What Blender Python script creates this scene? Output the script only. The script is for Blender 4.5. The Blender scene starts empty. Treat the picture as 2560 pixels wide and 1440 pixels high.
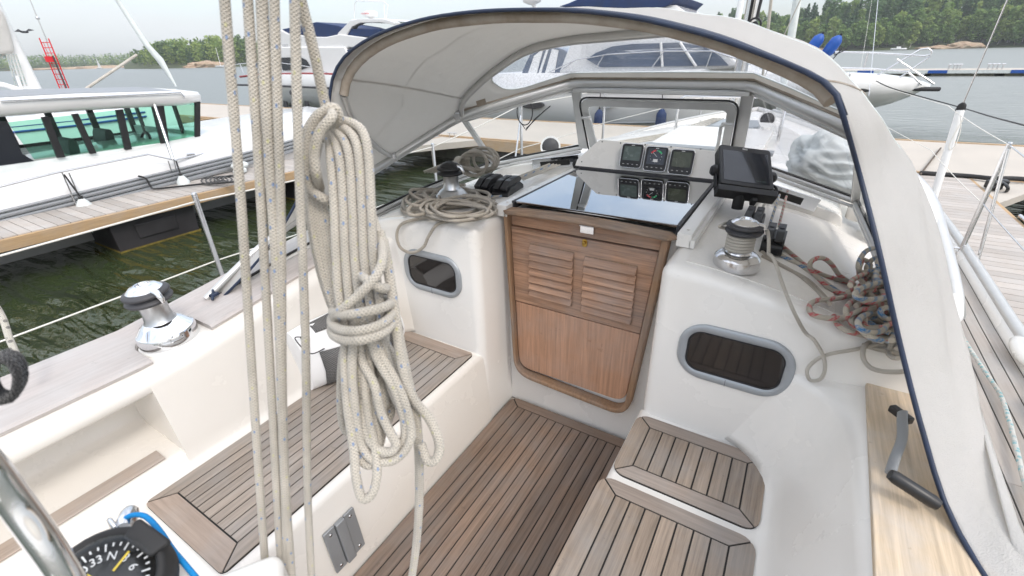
import bpy, bmesh, math, random
from math import sin, cos, pi, radians, sqrt, atan
from mathutils import Vector as V, Matrix
random.seed(7)
SC = bpy.context.scene
COL = SC.collection
# ------------------------------------------------------------ camera
FP = 1138.0                       # focal length in pixels of the 2560 px wide photograph (16 mm lens)
PITCH = atan(582/FP); YAW = radians(31.85); ROLL = atan(0.026)
CAM = V((0, 0, 1.65))
_f0 = V((-sin(YAW), cos(YAW), 0)); _up = V((0, 0, 1))
FWD = _f0*cos(PITCH) - _up*sin(PITCH)
_r = _f0.cross(_up); _u = _r.cross(FWD)
CX = _r*cos(ROLL) - _u*sin(ROLL); CY = _r*sin(ROLL) + _u*cos(ROLL)
cd = bpy.data.cameras.new('camera'); cam = bpy.data.objects.new('camera', cd); COL.objects.link(cam)
cd.sensor_width = 36; cd.lens = FP/2560*36; cd.clip_start = .02; cd.clip_end = 6000
m = Matrix.Identity(4)
for i in range(3):
    m[i][0] = CX[i]; m[i][1] = CY[i]; m[i][2] = -FWD[i]; m[i][3] = CAM[i]
cam.matrix_world = m
cd.dof.use_dof = True; cd.dof.focus_distance = 1.9; cd.dof.aperture_fstop = 5.0
SC.camera = cam
# ------------------------------------------------------------ exposure, sky, sun
SC.view_settings.view_transform = 'Standard'; SC.view_settings.look = 'None'
SC.view_settings.exposure = 1.05; SC.view_settings.gamma = 1
SC.render.engine = 'CYCLES'
SC.cycles.max_bounces = 10; SC.cycles.diffuse_bounces = 6; SC.cycles.transparent_max_bounces = 12; SC.cycles.sample_clamp_indirect = 6
SC.cycles.use_denoising = True; SC.cycles.caustics_reflective = False; SC.cycles.caustics_refractive = False
SUN_EL, SUN_AZ = radians(48), radians(112)      # azimuth measured from +y (bow) towards +x (starboard)
W = bpy.data.worlds.new('World'); SC.world = W; W.use_nodes = True
nt = W.node_tree; nt.nodes.clear()
wo = nt.nodes.new('ShaderNodeOutputWorld'); bg = nt.nodes.new('ShaderNodeBackground')
sky = nt.nodes.new('ShaderNodeTexSky'); sky.sky_type = 'NISHITA'; sky.sun_disc = False
sky.sun_elevation = SUN_EL; sky.sun_rotation = SUN_AZ; sky.dust_density = 3.0; sky.air_density = 1.0; sky.ozone_density = 1.0
tc = nt.nodes.new('ShaderNodeTexCoord'); mp = nt.nodes.new('ShaderNodeMapping'); mp.inputs['Scale'].default_value = (1.3, 1.3, 4.0)
nz = nt.nodes.new('ShaderNodeTexNoise'); nz.inputs['Scale'].default_value = 1.6; nz.inputs['Detail'].default_value = 6; nz.inputs['Roughness'].default_value = .55
cr = nt.nodes.new('ShaderNodeValToRGB'); cr.color_ramp.elements[0].position = .36; cr.color_ramp.elements[1].position = .66
cr.color_ramp.elements[0].color = (.30,)*3+(1,); cr.color_ramp.elements[1].color = (.93,)*3+(1,)
mx = nt.nodes.new('ShaderNodeMix'); mx.data_type = 'RGBA'
nt.links.new(tc.outputs['Generated'], mp.inputs['Vector']); nt.links.new(mp.outputs[0], nz.inputs['Vector'])
nt.links.new(nz.outputs['Fac'], cr.inputs[0]); nt.links.new(cr.outputs[0], mx.inputs[0])
nt.links.new(sky.outputs[0], mx.inputs[6])
# high thin overcast: brighter towards the zenith, as a real cloudy sky is (in the sky's own units)
sx = nt.nodes.new('ShaderNodeSeparateXYZ'); nt.links.new(tc.outputs['Generated'], sx.inputs[0])
mr = nt.nodes.new('ShaderNodeMapRange'); mr.inputs[1].default_value = 0; mr.inputs[2].default_value = .75; mr.inputs[3].default_value = 2.95; mr.inputs[4].default_value = 8.5
nt.links.new(sx.outputs[2], mr.inputs[0]); cm = nt.nodes.new('ShaderNodeVectorMath'); cm.operation = 'SCALE'; cm.inputs[0].default_value = (.975, 1.0, 1.035)
nt.links.new(mr.outputs[0], cm.inputs['Scale']); nt.links.new(cm.outputs[0], mx.inputs[7])
nt.links.new(mx.outputs[2], bg.inputs['Color']); bg.inputs['Strength'].default_value = .13
nt.links.new(bg.outputs[0], wo.inputs[0])
sl = bpy.data.lights.new('sun', 'SUN'); so = bpy.data.objects.new('sun', sl); COL.objects.link(so)
sl.energy = .62; sl.angle = radians(13); sl.color = (1, .955, .89)
sd = V((sin(SUN_AZ)*cos(SUN_EL), cos(SUN_AZ)*cos(SUN_EL), sin(SUN_EL)))
so.rotation_euler = sd.to_track_quat('Z', 'Y').to_euler(); so.location = (0, 0, 30)

# ------------------------------------------------------------ photo-pixel -> place helpers (2560x1440 pixels)
def ray(u, v): return ((u-1280)*CX - (v-720)*CY + FP*FWD).normalized()
def onz(u, v, z): d = ray(u, v); return CAM + d*((z-CAM.z)/d.z)
def onx(u, v, x): d = ray(u, v); return CAM + d*((x-CAM.x)/d.x)
def ony(u, v, y): d = ray(u, v); return CAM + d*((y-CAM.y)/d.y)
def dep(u, v, k): return CAM + ((u-1280)*CX - (v-720)*CY + FP*FWD)*(k/FP)

# ------------------------------------------------------------ mesh helpers
class MB:
    def __init__(s): s.v = []; s.f = []; s.m = []; s.uv = []; s.sm = []
    def add(s, vs, fs, mi=0, uvs=None, smooth=False):
        o = len(s.v); s.v += [tuple(p) for p in vs]
        for i, f in enumerate(fs):
            s.f.append([o+k for k in f]); s.m.append(mi); s.sm.append(smooth)
            s.uv.append(uvs[i] if uvs else None)
        return s
    def box(s, c, size, rot=None, mi=0, taper=1.0):
        R = rot or Matrix.Identity(3); c = V(c); h = [d/2 for d in size]; vs = []
        for z in (-1, 1):
            for x, y in ((-1, -1), (1, -1), (1, 1), (-1, 1)):
                t = taper if z > 0 else 1
                vs.append(c + R @ V((x*h[0]*t, y*h[1]*t, z*h[2])))
        return s.add(vs, [(3,2,1,0),(4,5,6,7),(0,1,5,4),(1,2,6,5),(2,3,7,6),(3,0,4,7)], mi)
    def bar(s, a, b, w, h, mi=0, up=V((0,0,1))):
        a = V(a); b = V(b); d = b-a; L = d.length; R = frame(d, up)
        return s.box((a+b)/2, (w, h, L), R, mi)
    def prism(s, poly, fn, a, b, mi=0, smooth=False):
        """poly: 2D list; fn(p, q, t)->3D; extruded t from a to b"""
        n = len(poly); vs = [fn(p[0], p[1], a) for p in poly] + [fn(p[0], p[1], b) for p in poly]
        fs = [tuple(range(n))[::-1], tuple(range(n, 2*n))] + [(i, (i+1) % n, n+(i+1) % n, n+i) for i in range(n)]
        o = len(s.f); s.add(vs, fs, mi)
        for k in range(o+2, o+2+n): s.sm[k] = smooth
        return s
    def loft(s, rings, closed=True, caps=True, mi=0, smooth=True):
        n = len(rings[0]); vs = [p for r in rings for p in r]; fs = []
        for j in range(len(rings)-1):
            for i in range(n if closed else n-1):
                k = (i+1) % n; fs.append((j*n+i, j*n+k, (j+1)*n+k, (j+1)*n+i))
        s.add(vs, fs, mi, smooth=smooth)
        if caps and closed:
            s.add(rings[0], [tuple(range(n))[::-1]], mi); s.add(rings[-1], [tuple(range(n))], mi)
        return s
    def lathe(s, prof, c, axis=(0,0,1), seg=28, mi=0, smooth=True):
        R = frame(V(axis), V((0,1,0)) if abs(V(axis).normalized().y) < .9 else V((1,0,0))); c = V(c)
        rings = [[c + R @ V((r*cos(2*pi*i/seg), r*sin(2*pi*i/seg), z)) for i in range(seg)] for r, z in prof]
        return s.loft(rings, True, True, mi, smooth)
    def tube(s, pts, r, seg=8, closed=False, mi=0, smooth=True, uoff=0.0, flat=1.0):
        pts = [V(p) for p in pts]; n = len(pts); rr = r if isinstance(r, (list, tuple)) else [r]*n
        T = []
        for i in range(n):
            a = pts[i-1] if (i > 0 or closed) else pts[0]; b = pts[(i+1) % n] if (i < n-1 or closed) else pts[-1]
            T.append((b-a).normalized() if (b-a).length > 1e-9 else V((0,0,1)))
        q = T[0].orthogonal().normalized(); N = [q]
        for i in range(1, n):
            q = q - T[i]*q.dot(T[i]); q = q.normalized() if q.length > 1e-6 else T[i].orthogonal().normalized(); N.append(q)
        vs = []; U = [uoff]
        for i in range(1, n+1): U.append(U[-1]+(pts[i % n]-pts[i-1]).length)
        for i in range(n):
            B = T[i].cross(N[i])
            for k in range(seg):
                a = 2*pi*k/seg; vs.append(pts[i] + N[i]*cos(a)*rr[i] + B*sin(a)*rr[i]*flat)
        fs = []; uv = []
        for i in range(n if closed else n-1):
            j = (i+1) % n
            for k in range(seg):
                l = (k+1) % seg; fs.append((i*seg+k, i*seg+l, j*seg+l, j*seg+k))
                uv.append([(U[i], k/seg), (U[i], (k+1)/seg), (U[i+1], (k+1)/seg), (U[i+1], k/seg)])
        s.add(vs, fs, mi, uv, smooth)
        if not closed:
            s.add(vs[:seg], [tuple(range(seg))[::-1]], mi); s.add(vs[-seg:], [tuple(range(seg))], mi)
        return s
    def ball(s, c, r, seg=12, mi=0, sc=(1,1,1)):
        c = V(c); rings = []
        for j in range(1, seg//2):
            t = pi*j/(seg//2)
            rings.append([c+V((r*sin(t)*cos(2*pi*i/seg)*sc[0], r*sin(t)*sin(2*pi*i/seg)*sc[1], -r*cos(t)*sc[2])) for i in range(seg)])
        return s.loft(rings, True, True, mi, True)
    def build(s, name, mats, parent=None, bevel=0, seg=3, ang=35, solid=0, merge=False, subd=0):
        me = bpy.data.meshes.new(name); me.from_pydata(s.v, [], s.f)
        if not isinstance(mats, (list, tuple)): mats = [mats]
        for mm in mats: me.materials.append(mm)
        me.polygons.foreach_set('material_index', s.m); me.polygons.foreach_set('use_smooth', s.sm)
        if any(s.uv):
            ul = me.uv_layers.new(name='UVMap'); k = 0; flat = []
            for f, uv in zip(s.f, s.uv): flat += [c for q in (uv or [(.0365, .02)]*len(f)) for c in q]
            ul.data.foreach_set('uv', flat)
        me.validate(); me.update()
        bm = bmesh.new(); bm.from_mesh(me)
        if merge: bmesh.ops.remove_doubles(bm, verts=bm.verts, dist=1e-5)
        if not any(s.uv) or merge: bmesh.ops.recalc_face_normals(bm, faces=bm.faces)
        bm.to_mesh(me); bm.free()
        o = bpy.data.objects.new(name, me); COL.objects.link(o)
        if parent: o.parent = parent
        if solid:
            md = o.modifiers.new('thickness', 'SOLIDIFY'); md.thickness = solid; md.offset = 0
        if bevel:
            md = o.modifiers.new('bevel', 'BEVEL'); md.width = bevel; md.segments = seg; md.limit_method = 'ANGLE'; md.angle_limit = radians(ang); md.harden_normals = False
            for p in me.polygons: p.use_smooth = True
            wn = o.modifiers.new('wn', 'WEIGHTED_NORMAL'); wn.keep_sharp = False
        if subd:
            md = o.modifiers.new('sub', 'SUBSURF'); md.levels = subd; md.render_levels = subd
        return o
def frame(d, up=V((0,0,1))):
    z = V(d).normalized()
    if abs(z.dot(up)) > .999: up = V((0,1,0)) if abs(z.y) < .9 else V((1,0,0))
    x = up.cross(z).normalized(); y = z.cross(x)
    return Matrix((x, y, z)).transposed()
def cr_spline(P, n=8, closed=False):
    P = [V(p) for p in P]; out = []; m_ = len(P)
    for i in range(m_ if closed else m_-1):
        if closed: a, b, c, d = P[i-1], P[i], P[(i+1) % m_], P[(i+2) % m_]
        else: a, b, c, d = P[max(i-1, 0)], P[i], P[i+1], P[min(i+2, m_-1)]
        for k in range(n):
            t = k/n; out.append(.5*((2*b)+(c-a)*t+(2*a-5*b+4*c-d)*t*t+(3*b-a-3*c+d)*t**3))
    if not closed: out.append(P[-1])
    return out
def rrect(w, h, r, n=6, cx=0, cy=0):
    out = []
    for (sx, sy, a0) in ((1, 1, 0), (-1, 1, 90), (-1, -1, 180), (1, -1, 270)):
        for k in range(n+1):
            a = radians(a0+90*k/n); out.append((cx+sx*(w/2-r)+r*cos(a), cy+sy*(h/2-r)+r*sin(a)))
    return out
def roundpoly(P, R, n=5):
    out = []; m_ = len(P)
    for i in range(m_):
        a, b, c = V(P[i-1]), V(P[i]), V(P[(i+1) % m_]); r = R[i] if isinstance(R, (list, tuple)) else R
        if r <= 0: out.append(tuple(b)); continue
        d1 = (a-b).normalized(); d2 = (c-b).normalized(); k = min(r, (a-b).length*.49, (c-b).length*.49)
        p, q = b+d1*k, b+d2*k
        for j in range(n+1):
            t = j/n; out.append(tuple(p*(1-t)**2+b*2*t*(1-t)+q*t*t))
    return out
def empty(name, loc=(0,0,0)):
    o = bpy.data.objects.new(name, None); o.location = loc; COL.objects.link(o); return o
def tag(o, label=None, cat=None, group=None, kind=None):
    if label: o['label'] = label
    if cat: o['category'] = cat
    if group: o['group'] = group
    if kind: o['kind'] = kind
    return o
KIDS = {}
def copy_tree(o, parent=None):
    c = o.copy(); COL.objects.link(c); c.parent = parent
    for ch in list(o.children): copy_tree(ch, c)
    return c
def text(body, size, mat, parent, M, name='lettering', depth=.0006):
    cu = bpy.data.curves.new('t', 'FONT'); cu.body = body; cu.size = size; cu.align_x = 'CENTER'; cu.align_y = 'CENTER'; cu.extrude = depth
    t = bpy.data.objects.new('t', cu); COL.objects.link(t)
    me = bpy.data.meshes.new_from_object(t.evaluated_get(bpy.context.evaluated_depsgraph_get()))
    bpy.data.objects.remove(t); bpy.data.curves.remove(cu)
    me.transform(M); me.materials.clear(); me.materials.append(mat)
    o = bpy.data.objects.new(name, me); COL.objects.link(o); o.parent = parent
    return o
def basis(o, x, y):
    x = V(x).normalized(); z = x.cross(V(y)).normalized(); y = z.cross(x); M = Matrix.Identity(4)
    for i in range(3): M[i][0] = x[i]; M[i][1] = y[i]; M[i][2] = z[i]; M[i][3] = V(o)[i]
    return M

# ------------------------------------------------------------ materials
class G:
    def __init__(s, name):
        s.mat = bpy.data.materials.new(name); s.mat.use_nodes = True; s.t = s.mat.node_tree; s.t.nodes.clear()
        s.out = s.n('OutputMaterial'); s.b = s.n('BsdfPrincipled'); s.l(s.b.outputs[0], s.out.inputs[0])
    def n(s, t, **k):
        x = s.t.nodes.new('ShaderNode'+t)
        for a, b in k.items(): setattr(x, a, b)
        return x
    def l(s, a, b): s.t.links.new(a, b)
    def m(s, op, a, b=None, c=None):
        x = s.n('Math', operation=op)
        for i, q in enumerate((a, b, c)):
            if q is None: continue
            if isinstance(q, (int, float)): x.inputs[i].default_value = q
            else: s.l(q, x.inputs[i])
        return x.outputs[0]
    def coord(s, sc=(1,1,1), which='Object', rot=(0,0,0)):
        t = s.n('TexCoord'); mp = s.n('Mapping'); mp.inputs['Scale'].default_value = sc; mp.inputs['Rotation'].default_value = rot
        s.l(t.outputs[which], mp.inputs[0]); return mp.outputs[0]
    def noise(s, vec, scale=5, detail=4, rough=.5, dist=0):
        x = s.n('TexNoise'); x.inputs['Scale'].default_value = scale; x.inputs['Detail'].default_value = detail
        x.inputs['Roughness'].default_value = rough; x.inputs['Distortion'].default_value = dist
        if vec is not None: s.l(vec, x.inputs['Vector'])
        return x.outputs['Fac']
    def ramp(s, f, stops):
        x = s.n('ValToRGB'); e = x.color_ramp.elements
        while len(e) < len(stops): e.new(.5)
        for k, (p, c) in enumerate(stops): e[k].position = p; e[k].color = tuple(c)+(1,) if not isinstance(c, (int, float)) else (c, c, c, 1)
        s.l(f, x.inputs[0]); return x.outputs[0]
    def mix(s, f, a, b, bt='MIX'):
        x = s.n('Mix', data_type='RGBA', blend_type=bt)
        for i, q in ((0, f), (6, a), (7, b)):
            if isinstance(q, (int, float)): x.inputs[i].default_value = q
            elif isinstance(q, tuple): x.inputs[i].default_value = q+(1,) if len(q) == 3 else q
            else: s.l(q, x.inputs[i])
        return x.outputs[2]
    def bump(s, h, st=.3, dist=.002):
        x = s.n('Bump'); x.inputs['Strength'].default_value = st; x.inputs['Distance'].default_value = dist
        s.l(h, x.inputs['Height']); s.l(x.outputs[0], s.b.inputs['Normal'])
    def set(s, **k):
        for a, q in k.items():
            i = s.b.inputs[a.replace('_', ' ')]
            if isinstance(q, (int, float)): i.default_value = q
            elif isinstance(q, tuple): i.default_value = q+(1,) if len(q) == 3 else q
            else: s.l(q, i)
        return s
def simple(name, col, rough=.5, metal=0, var=.0, nscale=8, bump=0, coat=0, spec=.5):
    g = G(name); g.set(Roughness=rough, Metallic=metal, Coat_Weight=coat); g.b.inputs['Specular IOR Level'].default_value = spec
    if var:
        f = g.noise(g.coord(), nscale, 5, .6)
        c = g.ramp(f, [(.3, tuple(x*(1-var) for x in col)), (.7, tuple(min(1, x*(1+var)) for x in col))]); g.set(Base_Color=c)
        r = g.ramp(f, [(.3, rough*.85), (.7, min(1, rough*1.2))]); g.l(r, g.b.inputs['Roughness'])
        if bump: g.bump(g.noise(g.coord(), nscale*12, 4), bump, .001)
    else: g.set(Base_Color=col)
    return g.mat
def gelcoat(name, col, rough=.22):
    g = G(name); v = g.coord()
    f = g.noise(v, 2.2, 6, .6); f2 = g.noise(v, 38, 4, .7)
    c = g.mix(g.ramp(f, [(.35, 0), (.75, .55)]), col, tuple(x*y for x, y in zip(col, (.95, .93, .90))))
    c = g.mix(g.ramp(f2, [(.60, 0), (.85, .10)]), c, tuple(x*.82 for x in col))     # faint scuffs and grime specks
    g.set(Base_Color=c, Roughness=g.ramp(f, [(.3, rough*.8), (.7, rough*1.5)]), Coat_Weight=.25, Coat_Roughness=.12)
    return g.mat
def teak(name, col, axis='y', worn=.35, rough=.75, contrast=.16):
    g = G(name); sc = (55, 2.2, 55) if axis == 'y' else (2.2, 55, 55) if axis == 'x' else (55, 55, 2.2)
    geo = g.n('NewGeometry'); oi = geo.outputs['Random Per Island']
    tc = g.n('TexCoord'); ad = g.n('VectorMath', operation='ADD'); cb = g.n('CombineXYZ')
    g.l(g.m('MULTIPLY', oi, 13.0), cb.inputs[0]); g.l(g.m('MULTIPLY', oi, 7.0), cb.inputs[1])
    g.l(tc.outputs['Object'], ad.inputs[0]); g.l(cb.outputs[0], ad.inputs[1])
    mp = g.n('Mapping'); mp.inputs['Scale'].default_value = sc; g.l(ad.outputs[0], mp.inputs[0])
    grain = g.noise(mp.outputs[0], 1.6, 8, .68, .3); blot = g.noise(tc.outputs['Object'], 4.5, 5, .6); fine = g.noise(mp.outputs[0], 7, 4, .7)
    lo = tuple(x*(1-contrast*1.7) for x in col); hi = tuple(min(1, x*(1+contrast)) for x in col)
    c = g.mix(g.ramp(grain, [(.3, 0), (.72, 1)]), lo, hi)
    gr = sum(col)/3*1.12
    c = g.mix(g.ramp(blot, [(.42, 0), (.7, worn)]), c, (gr*1.02, gr, gr*.98))
    c = g.mix(g.m('MULTIPLY', g.m('GREATER_THAN', g.noise(tc.outputs['Object'], 30, 3, .6), .70), .35), c, tuple(x*.55 for x in col))
    k = g.m('ADD', g.m('MULTIPLY', oi, .26), .86); kk = g.n('CombineColor')
    for i in range(3): g.l(k, kk.inputs[i])
    c = g.mix(1.0, c, kk.outputs[0], 'MULTIPLY')
    g.set(Base_Color=c, Roughness=rough); g.b.inputs['Specular IOR Level'].default_value = .3
    g.bump(g.m('ADD', grain, g.m('MULTIPLY', fine, .6)), .45, .0012)
    return g.mat
def rope_mat(name, col, mode='fleck', c1=(.05, .2, .5), c2=(.62, .62, .12), dirt=(.36, .33, .28), per=.03, dens=.085):
    g = G(name); uv = g.n('UVMap'); sp = g.n('SeparateXYZ'); g.l(uv.outputs[0], sp.inputs[0]); u, v = sp.outputs[0], sp.outputs[1]
    a = g.m('SINE', g.m('MULTIPLY', g.m('ADD', g.m('MULTIPLY', u, 230), g.m('MULTIPLY', v, 6)), 2*pi))
    b = g.m('SINE', g.m('MULTIPLY', g.m('SUBTRACT', g.m('MULTIPLY', u, 230), g.m('MULTIPLY', v, 6)), 2*pi))
    br = g.m('MAXIMUM', a, b)
    n1 = g.noise(g.coord(), 9, 4, .6)
    c = g.mix(g.ramp(n1, [(.4, 0), (.75, .75)]), col, dirt)
    c = g.mix(g.ramp(br, [(.15, .42), (.75, 0)]), c, tuple(x*.62 for x in dirt))
    cb = g.n('CombineXYZ')
    if mode == 'fleck':
        g.l(g.m('MULTIPLY', u, 1/per), cb.inputs[0]); g.l(g.m('MULTIPLY', v, 2), cb.inputs[1])
        vo = g.n('TexVoronoi', voronoi_dimensions='2D'); vo.inputs['Scale'].default_value = 1; vo.inputs['Randomness'].default_value = .8; g.l(cb.outputs[0], vo.inputs['Vector'])
        sr = g.n('SeparateColor'); g.l(vo.outputs['Color'], sr.inputs[0])
        on = g.m('LESS_THAN', vo.outputs['Distance'], dens)
        yl = g.m('GREATER_THAN', sr.outputs[0], .55)
        c = g.mix(g.m('MULTIPLY', on, g.m('SUBTRACT', .62, g.m('MULTIPLY', yl, .30))), c, g.mix(yl, c1, c2))
    elif mode == 'check':
        t = g.m('FRACT', g.m('ADD', g.m('MULTIPLY', u, 1/per), v))
        band = g.m('LESS_THAN', t, .36)
        k1 = g.m('FLOOR', g.m('MULTIPLY', g.m('ADD', u, g.m('MULTIPLY', v, per)), 1/.0055)); k2 = g.m('FLOOR', g.m('MULTIPLY', v, 7))
        ck = g.m('LESS_THAN', g.m('FLOORED_MODULO', g.m('ADD', k1, k2), 2), .5)
        c = g.mix(g.m('MULTIPLY', band, g.m('ADD', .30, g.m('MULTIPLY', ck, .62))), c, c1)
    g.set(Base_Color=c, Roughness=.85, Sheen_Weight=.3); g.b.inputs['Specular IOR Level'].default_value = .2
    g.bump(g.m('ADD', br, g.m('MULTIPLY', g.noise(g.coord(), 260, 3), 1.2)), .8, .0011)
    return g.mat
M = {}
M['gel'] = gelcoat('white_gelcoat', (.80, .785, .755))
M['gelwarm'] = gelcoat('cream_gelcoat', (.73, .705, .665))
M['roofskid'] = simple('nonskid_gelcoat', (.78, .755, .71), .55, 0, .03, 60, .6)
M['white'] = simple('white_paint', (.80, .80, .79), .3, 0, .03, 3, 0, .2)
M['whiteboat'] = simple('white_topsides', (.73, .73, .725), .18, 0, .02, 1.5, 0, .4)
M['sole'] = teak('weathered_teak_sole', (.225, .160, .120), 'y', .45, .75, .24)
M['solex'] = teak('weathered_teak_sole_cross', (.235, .168, .128), 'x', .25)
M['seat'] = teak('silvered_teak_seat', (.325, .275, .232), 'y', .6, .75, .2)
M['seatx'] = teak('silvered_teak_seat_cross', (.33, .262, .215), 'x', .4)
M['pad'] = teak('grey_teak_pad', (.30, .24, .19), 'y', .6, .75, .24)
M['padx'] = teak('grey_teak_pad_cross', (.30, .25, .215), 'x', .5)
M['deck'] = teak('bleached_teak_deck', (.36, .325, .295), 'y', .6, .8, .08)
M['cap'] = teak('grey_teak_cap', (.46, .42, .40), 'y', .8, .8, .10)
M['capx'] = teak('brown_teak_strip', (.42, .34, .28), 'y', .5, .8, .14)
M['door'] = teak('oiled_teak_door', (.44, .255, .16), 'x', .40, .6, .34)
M['doorz'] = teak('oiled_teak_panel', (.52, .295, .185), 'z', .25, .55, .20)
M['doortrim'] = teak('worn_teak_trim', (.30, .185, .11), 'z', .5, .7, .18)
M['lip'] = teak('worn_teak_lip', (.31, .205, .135), 'x', .5, .7, .36)
M['ply'] = teak('bare_plywood', (.60, .48, .345), 'y', .7, .75, .2)
M['caulk'] = simple('black_caulk', (.012, .011, .01), .6)
M['black'] = simple('black_plastic', (.016, .016, .017), .38, 0, .2, 20)
M['rubber'] = simple('black_rubber', (.02, .02, .021), .7, 0, .2, 12)
M['dark'] = simple('dark_grey_plastic', (.05, .05, .055), .5, 0, .15, 10)
M['chrome'] = simple('polished_chrome', (.82, .83, .85), .06, 1)
M['steel'] = simple('stainless_steel', (.70, .70, .71), .18, 1, .06, 15)
M['satin'] = simple('satin_drum_metal', (.60, .61, .62), .34, 1, .10, 40)
M['alu'] = simple('anodised_aluminium', (.58, .58, .57), .38, .6, .05, 12)
M['portal'] = simple('grey_portlight_frame', (.36, .385, .41), .38, .35, .04, 10)
M['plate'] = simple('grey_plate', (.30, .315, .33), .5, .4, .05, 10)
M['brass'] = simple('tarnished_brass', (.45, .30, .08), .35, 1, .3, 60)
M['canvas'] = None
g = G('cream_canvas'); v_ = g.coord(); f = g.noise(v_, 3.2, 6, .65); w1 = g.noise(g.coord((400, 400, 400)), 1, 2)
c = g.mix(g.ramp(f, [(.35, 0), (.75, .6)]), (.81, .80, .785), (.73, .715, .69))
g.set(Base_Color=c, Roughness=.85, Sheen_Weight=.15); g.bump(g.m('ADD', g.m('MULTIPLY', g.noise(v_, 6, 4), 6), w1), .75, .006)
tr = g.n('BsdfTranslucent'); tr.inputs[0].default_value = (.76, .74, .70, 1); ms = g.n('MixShader'); ms.inputs[0].default_value = .50
g.l(g.b.outputs[0], ms.inputs[1]); g.l(tr.outputs[0], ms.inputs[2]); g.l(ms.outputs[0], g.out.inputs[0]); M['canvas'] = g.mat
g = G('stained_canvas_hem'); f = g.noise(g.coord(), 9, 5, .65)
g.set(Base_Color=g.ramp(f, [(.3, (.27, .22, .17)), (.7, (.43, .39, .34))]), Roughness=.9); g.bump(g.noise(g.coord(), 300, 2), .3, .001); M['hem'] = g.mat
M['navy'] = simple('navy_binding', (.013, .024, .055), .5, 0, .25, 25)
M['navycan'] = simple('navy_canvas', (.02, .04, .11), .75, 0, .2, 4)
def glass(name, col, alpha_mix, rough=.02, spot=False):
    g = G(name); g.b.inputs['Base Color'].default_value = (0, 0, 0, 1)
    gl = g.n('BsdfGlossy'); gl.inputs['Roughness'].default_value = rough; gl.inputs[0].default_value = (1, 1, 1, 1)
    tp = g.n('BsdfTransparent'); tp.inputs[0].default_value = tuple(col)+(1,)
    fr = g.n('Fresnel'); fr.inputs[0].default_value = 1.45
    base = tp.outputs[0]
    if spot:      # fogged, water-marked vinyl
        df = g.n('BsdfDiffuse'); df.inputs[0].default_value = (.75, .77, .82, 1)
        f = g.noise(g.coord((22, 22, 3)), 5, 5, .7); m1 = g.n('MixShader'); g.l(g.ramp(f, [(.42, .03), (.80, .22)]), m1.inputs[0])
        g.l(tp.outputs[0], m1.inputs[1]); g.l(df.outputs[0], m1.inputs[2]); base = m1.outputs[0]
    ms = g.n('MixShader'); ge = g.n('NewGeometry'); g.l(g.m('MULTIPLY', g.m('MULTIPLY', fr.outputs[0], alpha_mix), g.m('SUBTRACT', 1.0, ge.outputs['Backfacing'])), ms.inputs[0]); g.l(base, ms.inputs[1]); g.l(gl.outputs[0], ms.inputs[2])
    g.l(ms.outputs[0], g.out.inputs[0]); g.t.nodes.remove(g.b); return g.mat
M['glass'] = glass('clear_glass', (.95, .96, .96), .6)
M['vinyl'] = glass('clear_vinyl', (.94, .95, .97), .6, .04, True)
M['tint2'] = glass('lightly_smoked_glass', (.84, .84, .85), 1.2)  # grey tint stands in for dark reflections in the starboard pane
M['tint'] = glass('smoked_glass', (.20, .20, .21), 1.0)
M['green'] = glass('green_glass', (.62, .88, .78), 1.5)
g = G('smoked_acrylic'); g.set(Base_Color=(.32, .34, .37), Roughness=.025, Metallic=1.0); g.b.inputs['IOR'].default_value = 1.6; g.b.inputs['Specular IOR Level'].default_value = 1.0
g.b.inputs['Coat Weight'].default_value = 1.0; g.b.inputs['Coat Roughness'].default_value = .02; g.b.inputs['Coat IOR'].default_value = 2.5; M['acrylic'] = g.mat
M['screen'] = simple('dark_screen', (.012, .014, .02), .12, 0, .1, 3, 0, .5)
M['lcd'] = simple('lcd_panel', (.10, .13, .12), .25, 0, .15, 30)
M['lcd2'] = simple('olive_lcd_panel', (.075, .085, .06), .25, 0, .2, 20)
M['print'] = simple('white_print', (.7, .7, .7), .5); M['redprint'] = simple('red_print', (.6, .04, .05), .5); M['greenprint'] = simple('green_print', (.03, .4, .15), .5)
M['yellowprint'] = simple('yellow_print', (.75, .55, .05), .5)
M['rope'] = rope_mat('cream_rope_blue_fleck', (.64, .59, .51), dirt=(.35, .32, .27))
M['ropeold'] = rope_mat('old_grey_rope', (.50, .45, .38), 'fleck', (.12, .12, .11), (.5, .47, .4), (.27, .235, .185))
M['ropered'] = rope_mat('rope_red_checks', (.56, .50, .41), 'check', (.52, .03, .05), per=.05)
M['ropeblue'] = rope_mat('rope_blue_checks', (.60, .55, .46), 'check', (.01, .17, .42), per=.06)
M['ropewhite'] = rope_mat('white_rope', (.62, .58, .51), 'plain')
M['ropemoor'] = rope_mat('white_rope_black_fleck', (.68, .65, .58), 'fleck', (.03, .03, .04), (.05, .05, .05), per=.02, dens=.22)
M['ropeteal'] = rope_mat('white_rope_teal_fleck', (.66, .66, .62), 'fleck', (.0, .35, .42), (.0, .3, .38), per=.022, dens=.28)
M['ropecyan'] = simple('bright_blue_cord', (.0, .22, .55), .7, 0, .1, 200)
M['ropeblack'] = rope_mat('black_rope', (.02, .02, .022), 'plain', dirt=(.03, .03, .03))
M['wire'] = simple('white_coated_wire', (.74, .72, .66), .5)
M['cloth'] = simple('pale_grey_cloth', (.66, .70, .69), .85, 0, .12, 5)
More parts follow.
